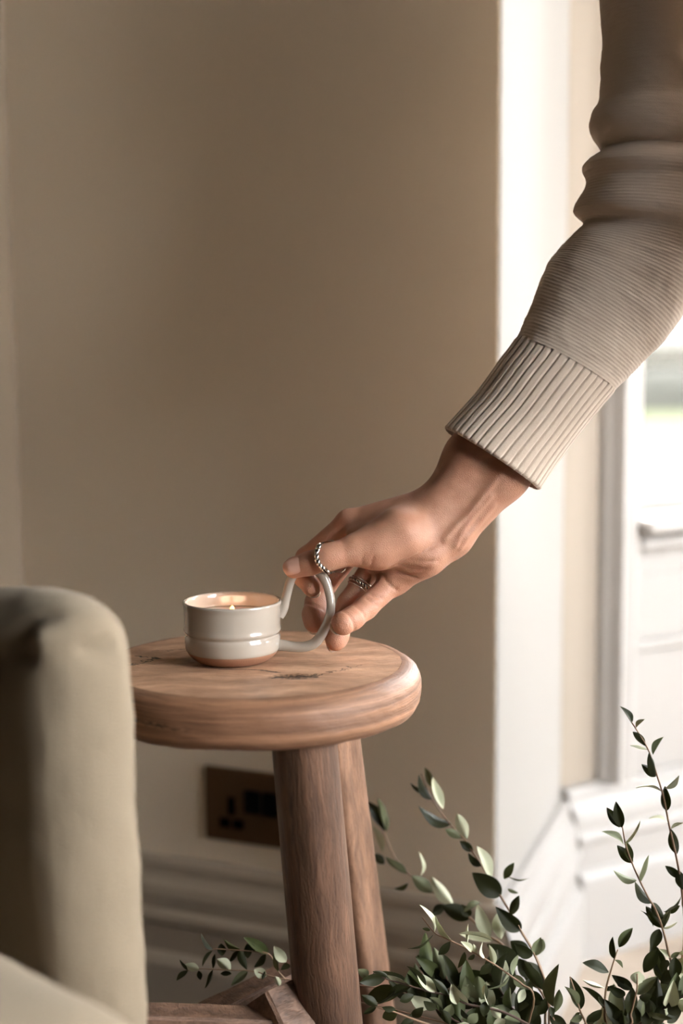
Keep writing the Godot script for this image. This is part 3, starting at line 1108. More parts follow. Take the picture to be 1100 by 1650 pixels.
# ------------------------------------------------------------------ mug with a candle in it
func build_mug() -> void:
	var at := Vector3(-0.0883, 0.4946, -1.1035)
	var o := thing("mug", "cream glazed stoneware mug with looped handle and bare clay foot", "mug", Transform3D(Basis(), at))
	var mm := func(list: Array) -> Array: return list.map(func(q): return q * 0.001)
	var s := Shape.new()
	s.lathe(mm.call([Vector2(36.95, 9.2), Vector2(37.7, 10.0), Vector2(38.1, 12.0), Vector2(38.4, 15.0), Vector2(38.6, 18.0), Vector2(38.5, 20.5), Vector2(37.9, 21.9), Vector2(37.5, 22.9), Vector2(37.8, 23.8),
		Vector2(38.7, 24.6), Vector2(39.3, 25.8), Vector2(39.3, 27.0), Vector2(38.9, 28.4), Vector2(38.7, 31.0), Vector2(38.7, 38.0), Vector2(38.9, 43.0), Vector2(39.1, 45.6), Vector2(39.7, 47.0), Vector2(39.8, 48.3),
		Vector2(39.3, 49.2), Vector2(38.5, 49.5), Vector2(37.7, 49.1), Vector2(37.0, 48.0), Vector2(36.6, 45.5), Vector2(36.4, 40.0), Vector2(36.2, 30.0), Vector2(35.0, 16.0), Vector2(30.0, 8.0), Vector2(16.0, 6.0), Vector2(0.0, 6.0)]), 128)
	obj("body", s.mesh(true, false), M.glaze, o)
	s = Shape.new()
	s.lathe(mm.call([Vector2(0, 0.4), Vector2(20, 0.4), Vector2(22.5, 0.0), Vector2(26.0, 0.3), Vector2(29.5, 1.6), Vector2(33.0, 4.2), Vector2(35.6, 7.0), Vector2(37.0, 9.4), Vector2(36.4, 9.9), Vector2(30.0, 8.6), Vector2(0, 7.0)]), 96)
	obj("clay_foot", s.mesh(), M.clay, o)
	var inv := o.transform.affine_inverse()
	var path := []
	var rad := []
	for e in [[446, 1039, 10], [456, 1040, 9.2], [471, 1042, 8.5], [491, 1042, 8.5], [508, 1035, 8.4], [521, 1017, 8.2], [530, 996, 7.6], [533, 974, 7.3], [529, 950, 7.4], [521, 930, 7.6], [508, 918, 7.8], [491, 914, 7.8], [476, 921, 7.7], [467, 938, 7.6], [461.5, 960, 7.5], [456, 982, 8.0], [449, 992, 9.0]]:
		path.append(inv * H(e[0], e[1], 0.0))
		rad.append(e[2] * px_size())
	s = Shape.new()
	s.tube(path, rad, 24, 6)
	obj("handle", s.mesh(), M.glaze, o)
	# the candle
	var c := thing("candle", "lit blush pink wax candle filling the cream mug", "candle", Transform3D(Basis(), at + Vector3(0, 0.0064, 0)))
	s = Shape.new()
	s.lathe(mm.call([Vector2(0, 0), Vector2(15, 0.2), Vector2(29, 2.2), Vector2(34.2, 10), Vector2(35.7, 24), Vector2(35.9, 31.6), Vector2(35.0, 31.0), Vector2(31.0, 30.4), Vector2(12.0, 30.1), Vector2(0, 30.0)]), 72)
	obj("wax", s.mesh(), M.wax, c)
	s = Shape.new()
	s.tube([Vector3(0, 0.029, 0), Vector3(0.0003, 0.033, 0), Vector3(0.001, 0.0355, 0.0003)], [0.0008, 0.0008, 0.0006], 8, 3)
	obj("wick", s.mesh(), M.wick, c)
	s = Shape.new()
	s.lathe(mm.call([Vector2(0, 34.2), Vector2(1.4, 34.8), Vector2(1.8, 35.6), Vector2(1.9, 36.5), Vector2(1.5, 37.4), Vector2(0.8, 38.2), Vector2(0, 39.0)]), 20)
	var fm := paint(Color(1, 0.8, 0.55), 0.8)
	fm.emission_enabled = true
	fm.emission = Color(1.0, 0.66, 0.36)
	fm.emission_energy_multiplier = 1.6
	obj("flame", s.mesh(), fm, c)
	var l := OmniLight3D.new()
	l.name = "flame_light"
	l.position = Vector3(0, 0.0366, 0)
	l.light_color = Color(1.0, 0.80, 0.66)
	l.light_energy = 0.0004
	l.light_size = 0.002
	l.omni_range = 6.0
	l.omni_attenuation = 2.0
	l.shadow_enabled = true
	c.add_child(l)


# ------------------------------------------------------------------ person: hand, forearm, sleeve
class Bones:
	var a := PackedVector3Array()
	var ba := PackedVector3Array()
	var inv := PackedFloat32Array()
	var ra := PackedFloat32Array()
	var rb := PackedFloat32Array()
	var k := 0.004

	func add(p: Vector3, q: Vector3, r0: float, r1: float) -> void:
		a.append(p)
		ba.append(q - p)
		inv.append(1.0 / maxf((q - p).length_squared(), 1e-12))
		ra.append(r0)
		rb.append(r1)

	func d(p: Vector3) -> float:
		var best := 1e9
		for i in a.size():
			var w := p - a[i]
			var t := clampf(w.dot(ba[i]) * inv[i], 0.0, 1.0)
			var e := (w - ba[i] * t).length() - lerpf(ra[i], rb[i], t)
			if best > 1e8:
				best = e
			else:
				var h := maxf(k - absf(best - e), 0.0) / k
				best = minf(best, e) - h * h * k * 0.25
		return best

	func nearest(p: Vector3) -> float:
		var best := 1e9
		for i in a.size():
			var w := p - a[i]
			var t := clampf(w.dot(ba[i]) * inv[i], 0.0, 1.0)
			best = minf(best, (w - ba[i] * t).length() - lerpf(ra[i], rb[i], t))
		return best


var palm := Bones.new()
var fingers: Array[Bones] = []
var finger_k := PackedFloat32Array()
var furrow := Bones.new()
var sinew := Bones.new()
var hand_done := false


func chain(b: Bones, pts: Array) -> void:                # each point: px, py, cm away, radius in px
	for i in pts.size() - 1:
		var p: Array = pts[i]
		var q: Array = pts[i + 1]
		b.add(H(p[0], p[1], p[2]), H(q[0], q[1], q[2]), p[3] * px_size(), q[3] * px_size())


func flesh(p: Vector3) -> float:
	var d0 := palm.d(p)
	var d := d0
	for i in fingers.size():
		d = minf(d, smin(d0, fingers[i].d(p), finger_k[i]))
	return d


func hand_field(p: Vector3) -> float:
	var d := flesh(p)
	if absf(d) < 0.012:
		var t := sinew.nearest(p)
		if t < 0.01:
			d = smin(d, t, 0.0045)
		var c := furrow.nearest(p)
		if c < 0.006:
			d = -smin(-d, c, 0.0018)
	return d


func surf(px: float, py: float) -> Vector3:              # where a line of sight meets the hand
	var dir := (P(px, py, 1.0) - EYE).normalized()
	var t := 1.0
	for i in 60:
		var e := flesh(EYE + dir * t)
		if e < 0.00005:
			break
		t += e * 0.9
		if t > 1.4:
			return H(px, py, 0)
	return EYE + dir * t


func normal_at(p: Vector3) -> Vector3:
	var e := 0.0008
	return Vector3(flesh(p + Vector3(e, 0, 0)) - flesh(p - Vector3(e, 0, 0)), flesh(p + Vector3(0, e, 0)) - flesh(p - Vector3(0, e, 0)), flesh(p + Vector3(0, 0, e)) - flesh(p - Vector3(0, 0, e))).normalized()


func mark(b: Bones, pts: Array, r0: float, r1: float, sink := 0.0) -> void:
	var prev := Vector3.ZERO
	for i in pts.size():
		var p := surf(pts[i][0], pts[i][1])
		if sink != 0.0:
			p -= normal_at(p) * sink
		if i > 0 and prev.distance_to(p) < 0.02:
			var t0 := float(i - 1) / (pts.size() - 1)
			var t1 := float(i) / (pts.size() - 1)
			b.add(prev, p, lerpf(r0, r1, absf(t0 * 2.0 - 1.0)), lerpf(r0, r1, absf(t1 * 2.0 - 1.0)))
		prev = p


func finger(k: float, pts: Array) -> void:
	var b := Bones.new()
	b.k = 0.0035
	chain(b, pts)
	fingers.append(b)
	finger_k.append(k)


func build_person() -> void:
	palm.k = 0.011
	chain(palm, [[870, 606, 1.6, 47], [760, 738, 1.3, 43], [714, 811, 1.1, 39]])
	chain(palm, [[915, 640, 1.6, 47], [808, 764, 1.3, 42], [721, 862, 1.1, 37]])
	chain(palm, [[700, 816, 1.2, 33], [562, 841, 2.4, 19.5]])
	chain(palm, [[705, 832, 1.8, 30], [582, 870, 3.1, 18.5]])
	chain(palm, [[715, 850, 1.8, 28], [606, 902, 2.8, 18.5]])
	chain(palm, [[722, 862, 1.4, 27], [637, 933, 1.4, 20]])
	chain(palm, [[729, 864, 0.7, 29], [686, 898, 0.0, 27], [641, 930, 0.9, 21]])
	chain(palm, [[690, 842, 0.9, 39], [645, 862, -0.5, 40], [607, 882, -1.0, 34]])
	chain(palm, [[655, 885, 1.2, 28], [614, 905, 1.8, 22]])
	chain(palm, [[612, 852, 0.9, 20], [572, 862, 0.9, 14]])
	finger(0.010, [[607, 880, -1.0, 33], [572, 886, -1.6, 25], [540, 895, -1.95, 20.5], [526, 899, -2.0, 20.5], [498, 908, -1.6, 18.5], [474, 914.5, -1.25, 17.5]])
	finger(0.006, [[562, 841, 2.4, 19.5], [494, 899, 3.4, 18], [489, 929, 2.0, 16.5], [502, 946, 1.15, 16]])
	finger(0.006, [[582, 870, 3.1, 18.5], [524, 944, 4.1, 17.5], [509, 970, 2.7, 17.5], [506, 990, 2.05, 19], [506, 1002, 1.8, 17.5]])
	finger(0.006, [[606, 902, 2.8, 18.5], [561, 971, 1.9, 17], [549, 1005, 1.0, 17], [543, 1024, 0.55, 18.5], [541, 1032, 0.35, 17]])
	finger(0.007, [[637, 934, 1.4, 20], [589, 979, -0.5, 18.5], [568, 996, -1.5, 18], [553, 1004, -2.2, 19.5]])
	# furrows of the palm and joints, tendons of the wrist
	for e in [
		[[578, 914], [592, 921], [606, 922], [622, 917], [645, 906], [673, 894], [694, 884]],
		[[614, 924], [621, 934], [629, 944], [642, 953]],
		[[627, 916], [641, 921], [655, 926], [673, 932]],
		[[640, 911], [655, 915], [670, 918], [692, 916]],
		[[660, 903], [685, 906], [706, 903]],
		[[588, 953], [597, 958], [604, 962], [618, 965]],
		[[584, 956], [590, 963], [597, 970], [609, 976]],
		[[571, 976], [577, 980], [583, 986], [589, 996]],
		[[552, 985], [560, 989], [566, 996], [570, 1006], [570, 1017]],
		[[490, 973], [503, 974], [514, 978], [523, 983]],
		[[530, 873], [536, 862], [546, 854], [556, 846]],
		[[676, 891], [695, 880], [712, 874]]]:
		mark(furrow, e, 0.0013, 0.0006)
	for e in [[[582, 910], [583, 900], [585, 891]], [[596, 915], [599, 903], [604, 890]], [[503, 893], [501, 903]], [[508, 891], [506, 901]]]:
		mark(furrow, e, 0.00035, 0.0001)
	mark(sinew, [[718, 867], [734, 848], [756, 829], [772, 806], [792, 781], [812, 755]], 0.0018, 0.0009, 0.0006)
	mark(sinew, [[735, 879], [744, 858], [765, 827], [790, 800]], 0.0013, 0.0005, 0.0004)
	mark(sinew, [[742, 884], [752, 866], [770, 846], [795, 815]], 0.0011, 0.0005, 0.0004)
	var who := thing("person", "person in a cream knitted jumper, arm reaching down to the mug handle", "person", Transform3D(Basis(), H(640, 850, 1.0)))
	var off := -who.position
	var lo := Vector3.ONE * 9.0
	var hi := Vector3.ONE * -9.0
	for b in [palm] + fingers:
		for i in b.a.size():
			for q in [b.a[i], b.a[i] + b.ba[i]]:
				lo = lo.min(q - Vector3.ONE * (maxf(b.ra[i], b.rb[i]) + 0.006))
				hi = hi.max(q + Vector3.ONE * (maxf(b.ra[i], b.rb[i]) + 0.006))
	var s := surface_net(hand_field, lo, hi, 0.0015, 1.0)
	for i in s.v.size():
		s.v[i] += off
	obj("hand_and_forearm", s.mesh(true, false, false), M.skin, who)
	# nails
	var away := (P(550, 825, 2.0) - P(550, 825, 1.0)).normalized()
	nail(who, H(500, 907, -1.62), H(474, 914.5, -1.25), 18.2, -away + cam_basis.y * 0.22, -17.0, 14.5, 46.0, 0.0)
	nail(who, H(489, 929, 2.0), H(502, 946, 1.15), 16.0, away - cam_basis.y * 0.55 - cam_basis.x * 0.1, -6.0, 17.5, 52.0, 9.0)
	nail(who, H(506, 985, 2.2), H(506, 1002, 1.8), 17.5, away - cam_basis.y * 0.35, -6.0, 19.5, 50.0, 8.0)
	nail(who, H(546, 1014, 0.75), H(541, 1032, 0.35), 17.0, away - cam_basis.x * 0.4 - cam_basis.y * 0.3, -6.0, 18.0, 50.0, 8.0)
	nail(who, H(568, 996, -1.5), H(553, 1004, -2.2), 19.5, away * 0.9 - cam_basis.x * 0.8 - cam_basis.y * 0.7, -6.0, 20.5, 48.0, 9.0)
	rings(who, off)
	sleeve(who, off)
	rest_of_body(who, off)


func nail(who: Node3D, joint: Vector3, tip: Vector3, r_px: float, dorsal: Vector3, from_px: float, to_px: float, span: float, white_px: float) -> void:
	var d := (tip - joint).normalized()
	var up := (dorsal - d * dorsal.dot(d)).normalized()
	var side := d.cross(up)
	var r := r_px * px_size()
	var off := -who.position
	var at := func(u: float, t: float, lift: float) -> Vector3:
		var x := u * 2.0 - 1.0
		var ang := deg_to_rad(span) * x
		var sq := from_px + (to_px - from_px) * t
		# squared-off cuticle, rounded free edge
		var end := (1.0 - pow(absf(x), 2.6) * 0.42) * maxf(t - 0.5, 0.0) * 2.0 + minf(t, 0.5) * 2.0
		end = lerpf(end * 0.5, t, 0.0)
		sq = from_px * (1.0 - pow(absf(x), 3.0) * 0.30) * (1.0 - minf(t * 2.0, 1.0)) + (to_px * (1.0 - pow(absf(x), 2.4) * 0.38)) * maxf(t * 2.0 - 1.0, 0.0)
		var sm := sq * px_size()
		var rr := r * 1.012 + 0.00022
		if sm > 0:
			rr = r * (1.012 - 0.40 * pow(sm / r, 2.0)) + 0.00022
		rr += lift - 0.00045 * pow(absf(x), 6.0)
		return tip + off + d * sm + (up * cos(ang) + side * sin(ang)) * rr
	var t_white := 1.0 - white_px / maxf(to_px, 1.0) * 0.5
	var s := Shape.new()
	s.grid(18, 24, func(u: float, t: float): return [at.call(u, t * t_white, 0.0), Vector2(u, t)])
	s.grid(18, 24, func(u: float, t: float): return [at.call(u, t * t_white, -0.0005), Vector2(u, t)])
	var n := obj("nail", s.mesh(true, false), M.nail, who)
	if white_px > 0.0:
		s = Shape.new()
		s.grid(18, 6, func(u: float, t: float): return [at.call(u, lerpf(t_white, 1.0, t), 0.0), Vector2(u, t)])
		s.grid(18, 6, func(u: float, t: float): return [at.call(u, lerpf(t_white, 1.0, t), -0.0006), Vector2(u, t)])
		s.grid(18, 1, func(u: float, t: float): return [at.call(u, 1.0, -0.0006 * t), Vector2(u, t)])
		obj("nail_edge", s.mesh(true, false), M.nail_tip, n)


func smooth_path(pts: Array, steps: int, closed: bool) -> Array:
	var out := []
	var n := pts.size()
	for i in n if closed else n - 1:
		for k in steps:
			var a: Vector3 = pts[i]
			var b: Vector3 = pts[(i + 1) % n]
			var pre: Vector3 = pts[(i - 1 + n) % n] if closed or i > 0 else a
			var post: Vector3 = pts[(i + 2) % n] if closed or i + 2 < n else b
			out.append(a.cubic_interpolate(b, pre, post, float(k) / steps))
	if not closed:
		out.append(pts[-1])
	return out


func strand(s: Shape, path: Array, r: float, wind: float, phase: float, turns: float, fade := 1.0) -> void:
	var pts := []
	var rad := []
	var n := path.size()
	for i in n:
		var d: Vector3 = ((path[(i + 1) % n] as Vector3) - (path[(i - 1 + n) % n] as Vector3)).normalized()
		var x := d.cross(Vector3(0.3, 1, 0.2)).normalized()
		var y := d.cross(x)
		var t := float(i) / (n - 1)
		var f := 1.0 if fade >= 1.0 else clampf(sin(PI * t) * 2.2, 0.35, 1.0)
		var a := phase + TAU * turns * t
		pts.append(path[i] + (x * cos(a) + y * sin(a)) * wind * f)
		rad.append(r * f)
	s.tube(pts, rad, 8)


func rings(who: Node3D, off: Vector3) -> void:
	# twisted rope ring on the thumb: the rope lies over the thumb, a thin band closes it below
	var front := []
	for e in [[523, 873], [516, 880], [512, 889], [511.5, 899], [514.5, 908], [521, 915], [530, 920], [540, 921]]:
		var p := surf(e[0], e[1])
		var nn := normal_at(p)
		front.append(p + nn * 0.0010 + off)
	var path := smooth_path(front, 8, false)
	var o := Node3D.new()
	o.name = "thumb_ring"
	who.add_child(o)
	o.set_meta("label", "silver twisted rope ring on the thumb")
	var s := Shape.new()
	strand(s, path, 0.00112, 0.00105, 0.0, 5.5, 0.5)
	strand(s, path, 0.00112, 0.00105, PI, 5.5, 0.5)
	obj("rope", s.mesh(), M.silver, o)
	s = Shape.new()
	strand(s, path, 0.00150, 0.0, 0.0, 0.0, 0.5)
	obj("dark_core", s.mesh(), M.tarnish, o)
	s = Shape.new()
	var back := [front[-1], H(552, 921, -1.1) + off, H(560, 905, -0.4) + off, H(553, 884, -0.3) + off, H(537, 872, -0.9) + off, front[0]]
	s.tube(smooth_path(back, 6, false), smooth_path(back, 6, false).map(func(_p): return 0.0007), 10)
	obj("band", s.mesh(), M.silver, o)
	# chain-patterned ring on the ring finger
	var a := H(606, 902, 2.8)
	var b := H(561, 971, 1.9)
	var ax := (b - a).normalized()
	var c := a.lerp(b, 0.62) + off
	var x := ax.cross(cam_basis.z).normalized()
	var y := ax.cross(x)
	var r := 18.3 * px_size()
	var circle := func(shift: float, rr: float) -> Array:
		var pts := []
		for k in 65:
			var an := TAU * k / 64.0
			pts.append(c + ax * shift + (x * cos(an) + y * sin(an)) * rr)
		return pts
	o = Node3D.new()
	o.name = "finger_ring"
	who.add_child(o)
	o.set_meta("label", "wide silver chain-patterned ring on the ring finger")
	s = Shape.new()
	strand(s, circle.call(-0.0016, r + 0.0004), 0.00062, 0.0010, 0.0, 11.0)
	strand(s, circle.call(-0.0016, r + 0.0004), 0.00062, 0.0010, PI, 11.0)
	obj("chain", s.mesh(), M.silver, o)
	s = Shape.new()
	strand(s, circle.call(-0.0016, r), 0.0010, 0.0, 0.0, 0.0)
	obj("dark_core", s.mesh(), M.tarnish, o)
	s = Shape.new()
	strand(s, circle.call(0.0016, r + 0.0002), 0.0006, 0.0, 0.0, 0.0)
	strand(s, circle.call(-0.0044, r + 0.0002), 0.0005, 0.0, 0.0, 0.0)
	obj("band", s.mesh(), M.silver, o)


# sleeve: rings given by the two edges of the arm in the photograph (left x, y, right x, y, cm away)
const ARM := [[715, 690, 868, 791, 1.0], [741, 662, 893, 752, 1.1], [770, 629, 921, 714, 1.2], [802, 584, 955, 671, 1.3], [833, 541, 991, 629, 1.5],
	[856, 488, 1028, 592, 1.7], [880, 432, 1070, 548, 1.9], [906, 394, 1115, 486, 2.1], [938, 358, 1168, 412, 2.2], [926, 336, 1188, 372, 2.2], [942, 302, 1196, 335, 2.2], [943, 286, 1198, 316, 2.2], [938, 266, 1199, 296, 2.2], [966, 243, 1200, 272, 2.2],
	[964, 232, 1200, 258, 2.2], [950, 206, 1198, 232, 2.2], [954, 180, 1195, 204, 2.2], [965, 158, 1192, 176, 2.2], [967, 110, 1190, 124, 2.2], [971, 60, 1190, 70, 2.2], [966, 0, 1190, 6, 2.2], [962, -70, 1192, -66, 2.3], [955, -160, 1195, -160, 2.6], [950, -280, 1200, -290, 3.0], [990, -360, 1180, -380, 3.2]]


func arm_ring(t: float, off: Vector3) -> Array:
	var n := ARM.size() - 1
	var i := mini(int(t * n), n - 1)
	var f := t * n - i
	var pick := func(j: int) -> Array:
		var e: Array = ARM[clampi(j, 0, n)]
		return [H(e[0], e[1], e[4]), H(e[2], e[3], e[4])]
	var p0: Array = pick.call(i - 1)
	var p1: Array = pick.call(i)
	var p2: Array = pick.call(i + 1)
	var p3: Array = pick.call(i + 2)
	var l: Vector3 = (p1[0] as Vector3).cubic_interpolate(p2[0], p0[0], p3[0], f)
	var r: Vector3 = (p1[1] as Vector3).cubic_interpolate(p2[1], p0[1], p3[1], f)
	return [(l + r) * 0.5 + off, (l - r) * 0.5]


var ring_t := -1.0
var ring_e := []
var row_v := -1.0
var row_t := 0.0


func sleeve(who: Node3D, off: Vector3) -> void:
	var fwd := -cam_basis.z
	var n := float(ARM.size() - 1)
	var rib_end := 4.0 / n
	# length along the arm, to space the rows of the knit evenly
	var table := [0.0]
	for k in range(1, 401):
		var a: Array = arm_ring((k - 1) / 400.0, off)
		var b: Array = arm_ring(k / 400.0, off)
		table.append(table[-1] + ((a[0] + b[1] * 0.0) as Vector3).distance_to(b[0]))
	var at_len := func(len: float) -> float:
		var lo := 0
		var hi := 400
		while hi - lo > 1:
			var mid := (lo + hi) / 2
			if table[mid] < len:
				lo = mid
			else:
				hi = mid
		return (lo + (len - table[lo]) / maxf(table[hi] - table[lo], 1e-9)) / 400.0
	var total: float = table[400]
	var cuff_len: float = table[int(round(rib_end * 400))]
	var flat := 0.80
	var row := 0.0028
	var point := func(t: float, u: float, extra: float) -> Vector3:
		if t != ring_t:
			ring_t = t
			ring_e = arm_ring(t, off)
		var e: Array = ring_e
		var w: Vector3 = e[1]
		var d := (fwd - w.normalized() * fwd.dot(w.normalized())).normalized()
		var a := u * TAU
		var c := cos(a)
		var q := sin(a)
		var dir := w.normalized() * c - d * q
		return e[0] + w * c - d * (q * w.length() * flat) + dir * extra
	# body of the sleeve
	var rings_n := 880
	var s := Shape.new()
	s.grid(132, rings_n, func(u: float, v: float):
		var len := cuff_len - 0.002 + (total - cuff_len + 0.002) * v
		if v != row_v:
			row_v = v
			row_t = at_len.call(len)
		var t := row_t
		var fade := 1.0 - smoothstep(0.42, 0.60, t)
		var amp := lerpf(0.00004, 0.00014, fade)
		var dx := amp * sin(len / row * TAU + 0.35 * sin(u * TAU * 3.0))
		dx += 0.0009 * noise.get_noise_2d(len * 42.0, cos(u * TAU) * 1.6 + 5.0) + 0.0018 * noise.get_noise_2d(len * 15.0, sin(u * TAU) * 1.2)
		# folds at the crook of the elbow, deepest on the inner side and fading round the arm
		var near := smoothstep(-0.9, 0.9, cos(u * TAU))
		for g in [[8.0, 0.0050, 0.34], [13.3, 0.0036, 0.40], [10.8, 0.0018, 0.5]]:
			var z: float = (t * n - g[0] - 0.55 * (1.0 - near)) / g[2]
			dx -= g[1] * exp(-z * z) * (0.35 + 0.65 * near) * absf(sin(u * TAU) * 0.6 + 0.4)
		return [point.call(t, u, dx), Vector2(u, len)])
	var body := obj("sleeve", s.mesh(true, true, true), M.wool, who)
	body.set_meta("label", "cream garter-knit jumper sleeve")
	# ribbed cuff
	var ribs := 38
	s = Shape.new()
	s.grid(456, 64, func(u: float, v: float):
		var t := v * (rib_end + 0.0015)
		var g := fmod(u * ribs + 0.10 * sin(v * 4.0 + u * 9.0) + 1.0, 1.0)
		var x := absf(g * 2.0 - 1.0)                     # 1 in the groove
		var dx := 0.0006 - 0.0019 * pow(x, 6.0) + 0.00012 * noise.get_noise_2d(u * 60.0, v * 16.0)
		if v < 0.05:
			dx -= 0.0022 * pow(1.0 - v / 0.05, 2.0)
		if v > 0.96:
			dx -= 0.0012 * (v - 0.96) / 0.04
		return [point.call(t, u, dx), Vector2(u, v)])
	s.grid(152, 12, func(u: float, v: float):
		return [point.call(v * 0.09, u, -0.0019 - 0.0028 * minf(v * 3.0, 1.0)), Vector2(u, v)])
	var cuff := obj("cuff", s.mesh(true, false, true), M.wool, body)
	cuff.set_meta("label", "ribbed cream cuff")


# the rest of the person, out of the frame to the right: it stands in the light of the room
func rest_of_body(who: Node3D, off: Vector3) -> void:
	var torso := Bones.new()
	torso.k = 0.08
	for e in [
		[Vector3(0.490, 1.27, -1.000), Vector3(0.710, 1.27, -1.000), 0.075, 0.075], [Vector3(0.510, 1.16, -0.970), Vector3(0.680, 1.16, -0.970), 0.105, 0.105],
		[Vector3(0.540, 0.98, -0.990), Vector3(0.650, 0.98, -0.990), 0.105, 0.105], [Vector3(0.530, 0.84, -1.000), Vector3(0.660, 0.84, -1.000), 0.12, 0.12],
		[Vector3(0.29, 1.21, -1.120), Vector3(0.490, 1.27, -1.000), 0.060, 0.070], [Vector3(0.730, 1.25, -1.000), Vector3(0.810, 1.02, -0.970), 0.062, 0.050], [Vector3(0.810, 1.02, -0.970), Vector3(0.810, 0.80, -0.870), 0.050, 0.038]]:
		torso.add(e[0], e[1], e[2], e[3])
	var net := func(b: Bones, cell: float, grow: float) -> ArrayMesh:
		var lo := Vector3.ONE * 9.0
		var hi := Vector3.ONE * -9.0
		for i in b.a.size():
			for q in [b.a[i], b.a[i] + b.ba[i]]:
				lo = lo.min(q - Vector3.ONE * (maxf(b.ra[i], b.rb[i]) + grow))
				hi = hi.max(q + Vector3.ONE * (maxf(b.ra[i], b.rb[i]) + grow))
		var s := surface_net(func(p: Vector3) -> float: return b.d(p), lo, hi, cell)
		for i in s.v.size():
			s.v[i] += off
		return s.mesh(true, false, false)
	obj("jumper_body", net.call(torso, 0.014, 0.03), M.wool, who)
	var legs := Bones.new()
	legs.k = 0.04
	for e in [[Vector3(0.530, 0.84, -1.000), Vector3(0.660, 0.84, -1.000), 0.118, 0.118], [Vector3(0.520, 0.80, -1.000), Vector3(0.500, 0.42, -0.980), 0.085, 0.058], [Vector3(0.500, 0.42, -0.980), Vector3(0.500, 0.03, -1.030), 0.058, 0.042],
		[Vector3(0.670, 0.80, -1.000), Vector3(0.700, 0.42, -0.970), 0.085, 0.058], [Vector3(0.700, 0.42, -0.970), Vector3(0.710, 0.03, -1.030), 0.058, 0.042]]:
		legs.add(e[0], e[1], e[2], e[3])
	obj("trousers", net.call(legs, 0.014, 0.02), M.denim, who)
	for x in [0.50, 0.71]:
		var sh := Bones.new()
		sh.k = 0.03
		sh.add(Vector3(x, -0.01, -1.050), Vector3(x, -0.025, -0.870), 0.045, 0.033)
		obj("shoe", net.call(sh, 0.010, 0.02), M.shoe, who)
	var hand := Bones.new()
	hand.k = 0.012
	hand.add(Vector3(0.810, 0.82, -0.880), Vector3(0.805, 0.74, -0.855), 0.026, 0.028)
	for k in 4:
		hand.add(Vector3(0.805, 0.735, -0.88 + k * 0.017), Vector3(0.798, 0.665 + absf(k - 1.4) * 0.006, -0.875 + k * 0.015), 0.010, 0.0075)
	hand.add(Vector3(0.800, 0.77, -0.835), Vector3(0.785, 0.71, -0.815), 0.012, 0.009)
	obj("hand", net.call(hand, 0.005, 0.01), M.skin, who)
	var head := Bones.new()
	head.k = 0.03
	head.add(Vector3(0.590, 1.30, -1.000), Vector3(0.570, 1.40, -0.970), 0.052, 0.050)
	head.add(Vector3(0.565, 1.50, -0.955), Vector3(0.565, 1.53, -0.960), 0.082, 0.086)
	head.add(Vector3(0.555, 1.44, -0.920), Vector3(0.560, 1.48, -0.930), 0.045, 0.06)
	head.add(Vector3(0.549, 1.49, -0.870), Vector3(0.547, 1.465, -0.855), 0.010, 0.013)
	for sx in [-0.085, 0.085]:
		head.add(Vector3(0.565 + sx, 1.50, -0.960), Vector3(0.565 + sx, 1.475, -0.960), 0.014, 0.010)
	obj("head", net.call(head, 0.007, 0.02), M.skin, who)
	var mouth := Bones.new()
	mouth.add(Vector3(0.532, 1.437, -0.873), Vector3(0.568, 1.437, -0.873), 0.006, 0.006)
	obj("mouth", net.call(mouth, 0.003, 0.004), M.lip, who)
	for sx in [-0.031, 0.031]:
		var eye := Bones.new()
		eye.add(Vector3(0.553 + sx - 0.005, 1.497, -0.882), Vector3(0.553 + sx + 0.005, 1.497, -0.882), 0.008, 0.008)
		obj("eye", net.call(eye, 0.003, 0.004), M.eye, who)
	var hair := Bones.new()
	hair.k = 0.03
	hair.add(Vector3(0.565, 1.535, -0.975), Vector3(0.565, 1.55, -0.970), 0.094, 0.088)
	hair.add(Vector3(0.575, 1.50, -1.020), Vector3(0.590, 1.36, -1.060), 0.075, 0.045)
	obj("hair", net.call(hair, 0.010, 0.03), M.hair, who)


# ------------------------------------------------------------------ eucalyptus in a jug on the floor
var leaf_mesh: Array[ArrayMesh] = []
const LEAF_TONE := ["leaf_dark", "leaf_mid", "leaf_grey", "leaf_pale"]


func leaf_shapes() -> void:                              # unit leaves: y along, x across, z out
	for k in 6:
		var s := Shape.new()
		var fold: float = [0.10, 0.16, 0.05, 0.20, 0.12, 0.08][k]
		var bow: float = [0.06, -0.07, 0.10, 0.02, -0.12, 0.13][k]
		var belly: float = [0.44, 0.40, 0.48, 0.42, 0.46, 0.38][k]
		for side in 2:
			s.grid(6, 14, func(u: float, t: float):
				var x := u * 2.0 - 1.0
				var w := pow(sin(PI * pow(t, log(0.5) / log(belly))), 0.85) * 0.5
				w = maxf(w, 0.035 * (1.0 - t))
				var z := bow * sin(PI * t) * 0.9 + absf(x) * w * fold * 2.0 + 0.012 * sin(t * 9.0 + k) * absf(x)
				return [Vector3(x * w, t, z + (0.006 if side == 0 else -0.006) * (1.0 - absf(x)) * sin(PI * t)), Vector2(u, t)])
		leaf_mesh.append(s.mesh(true, false))


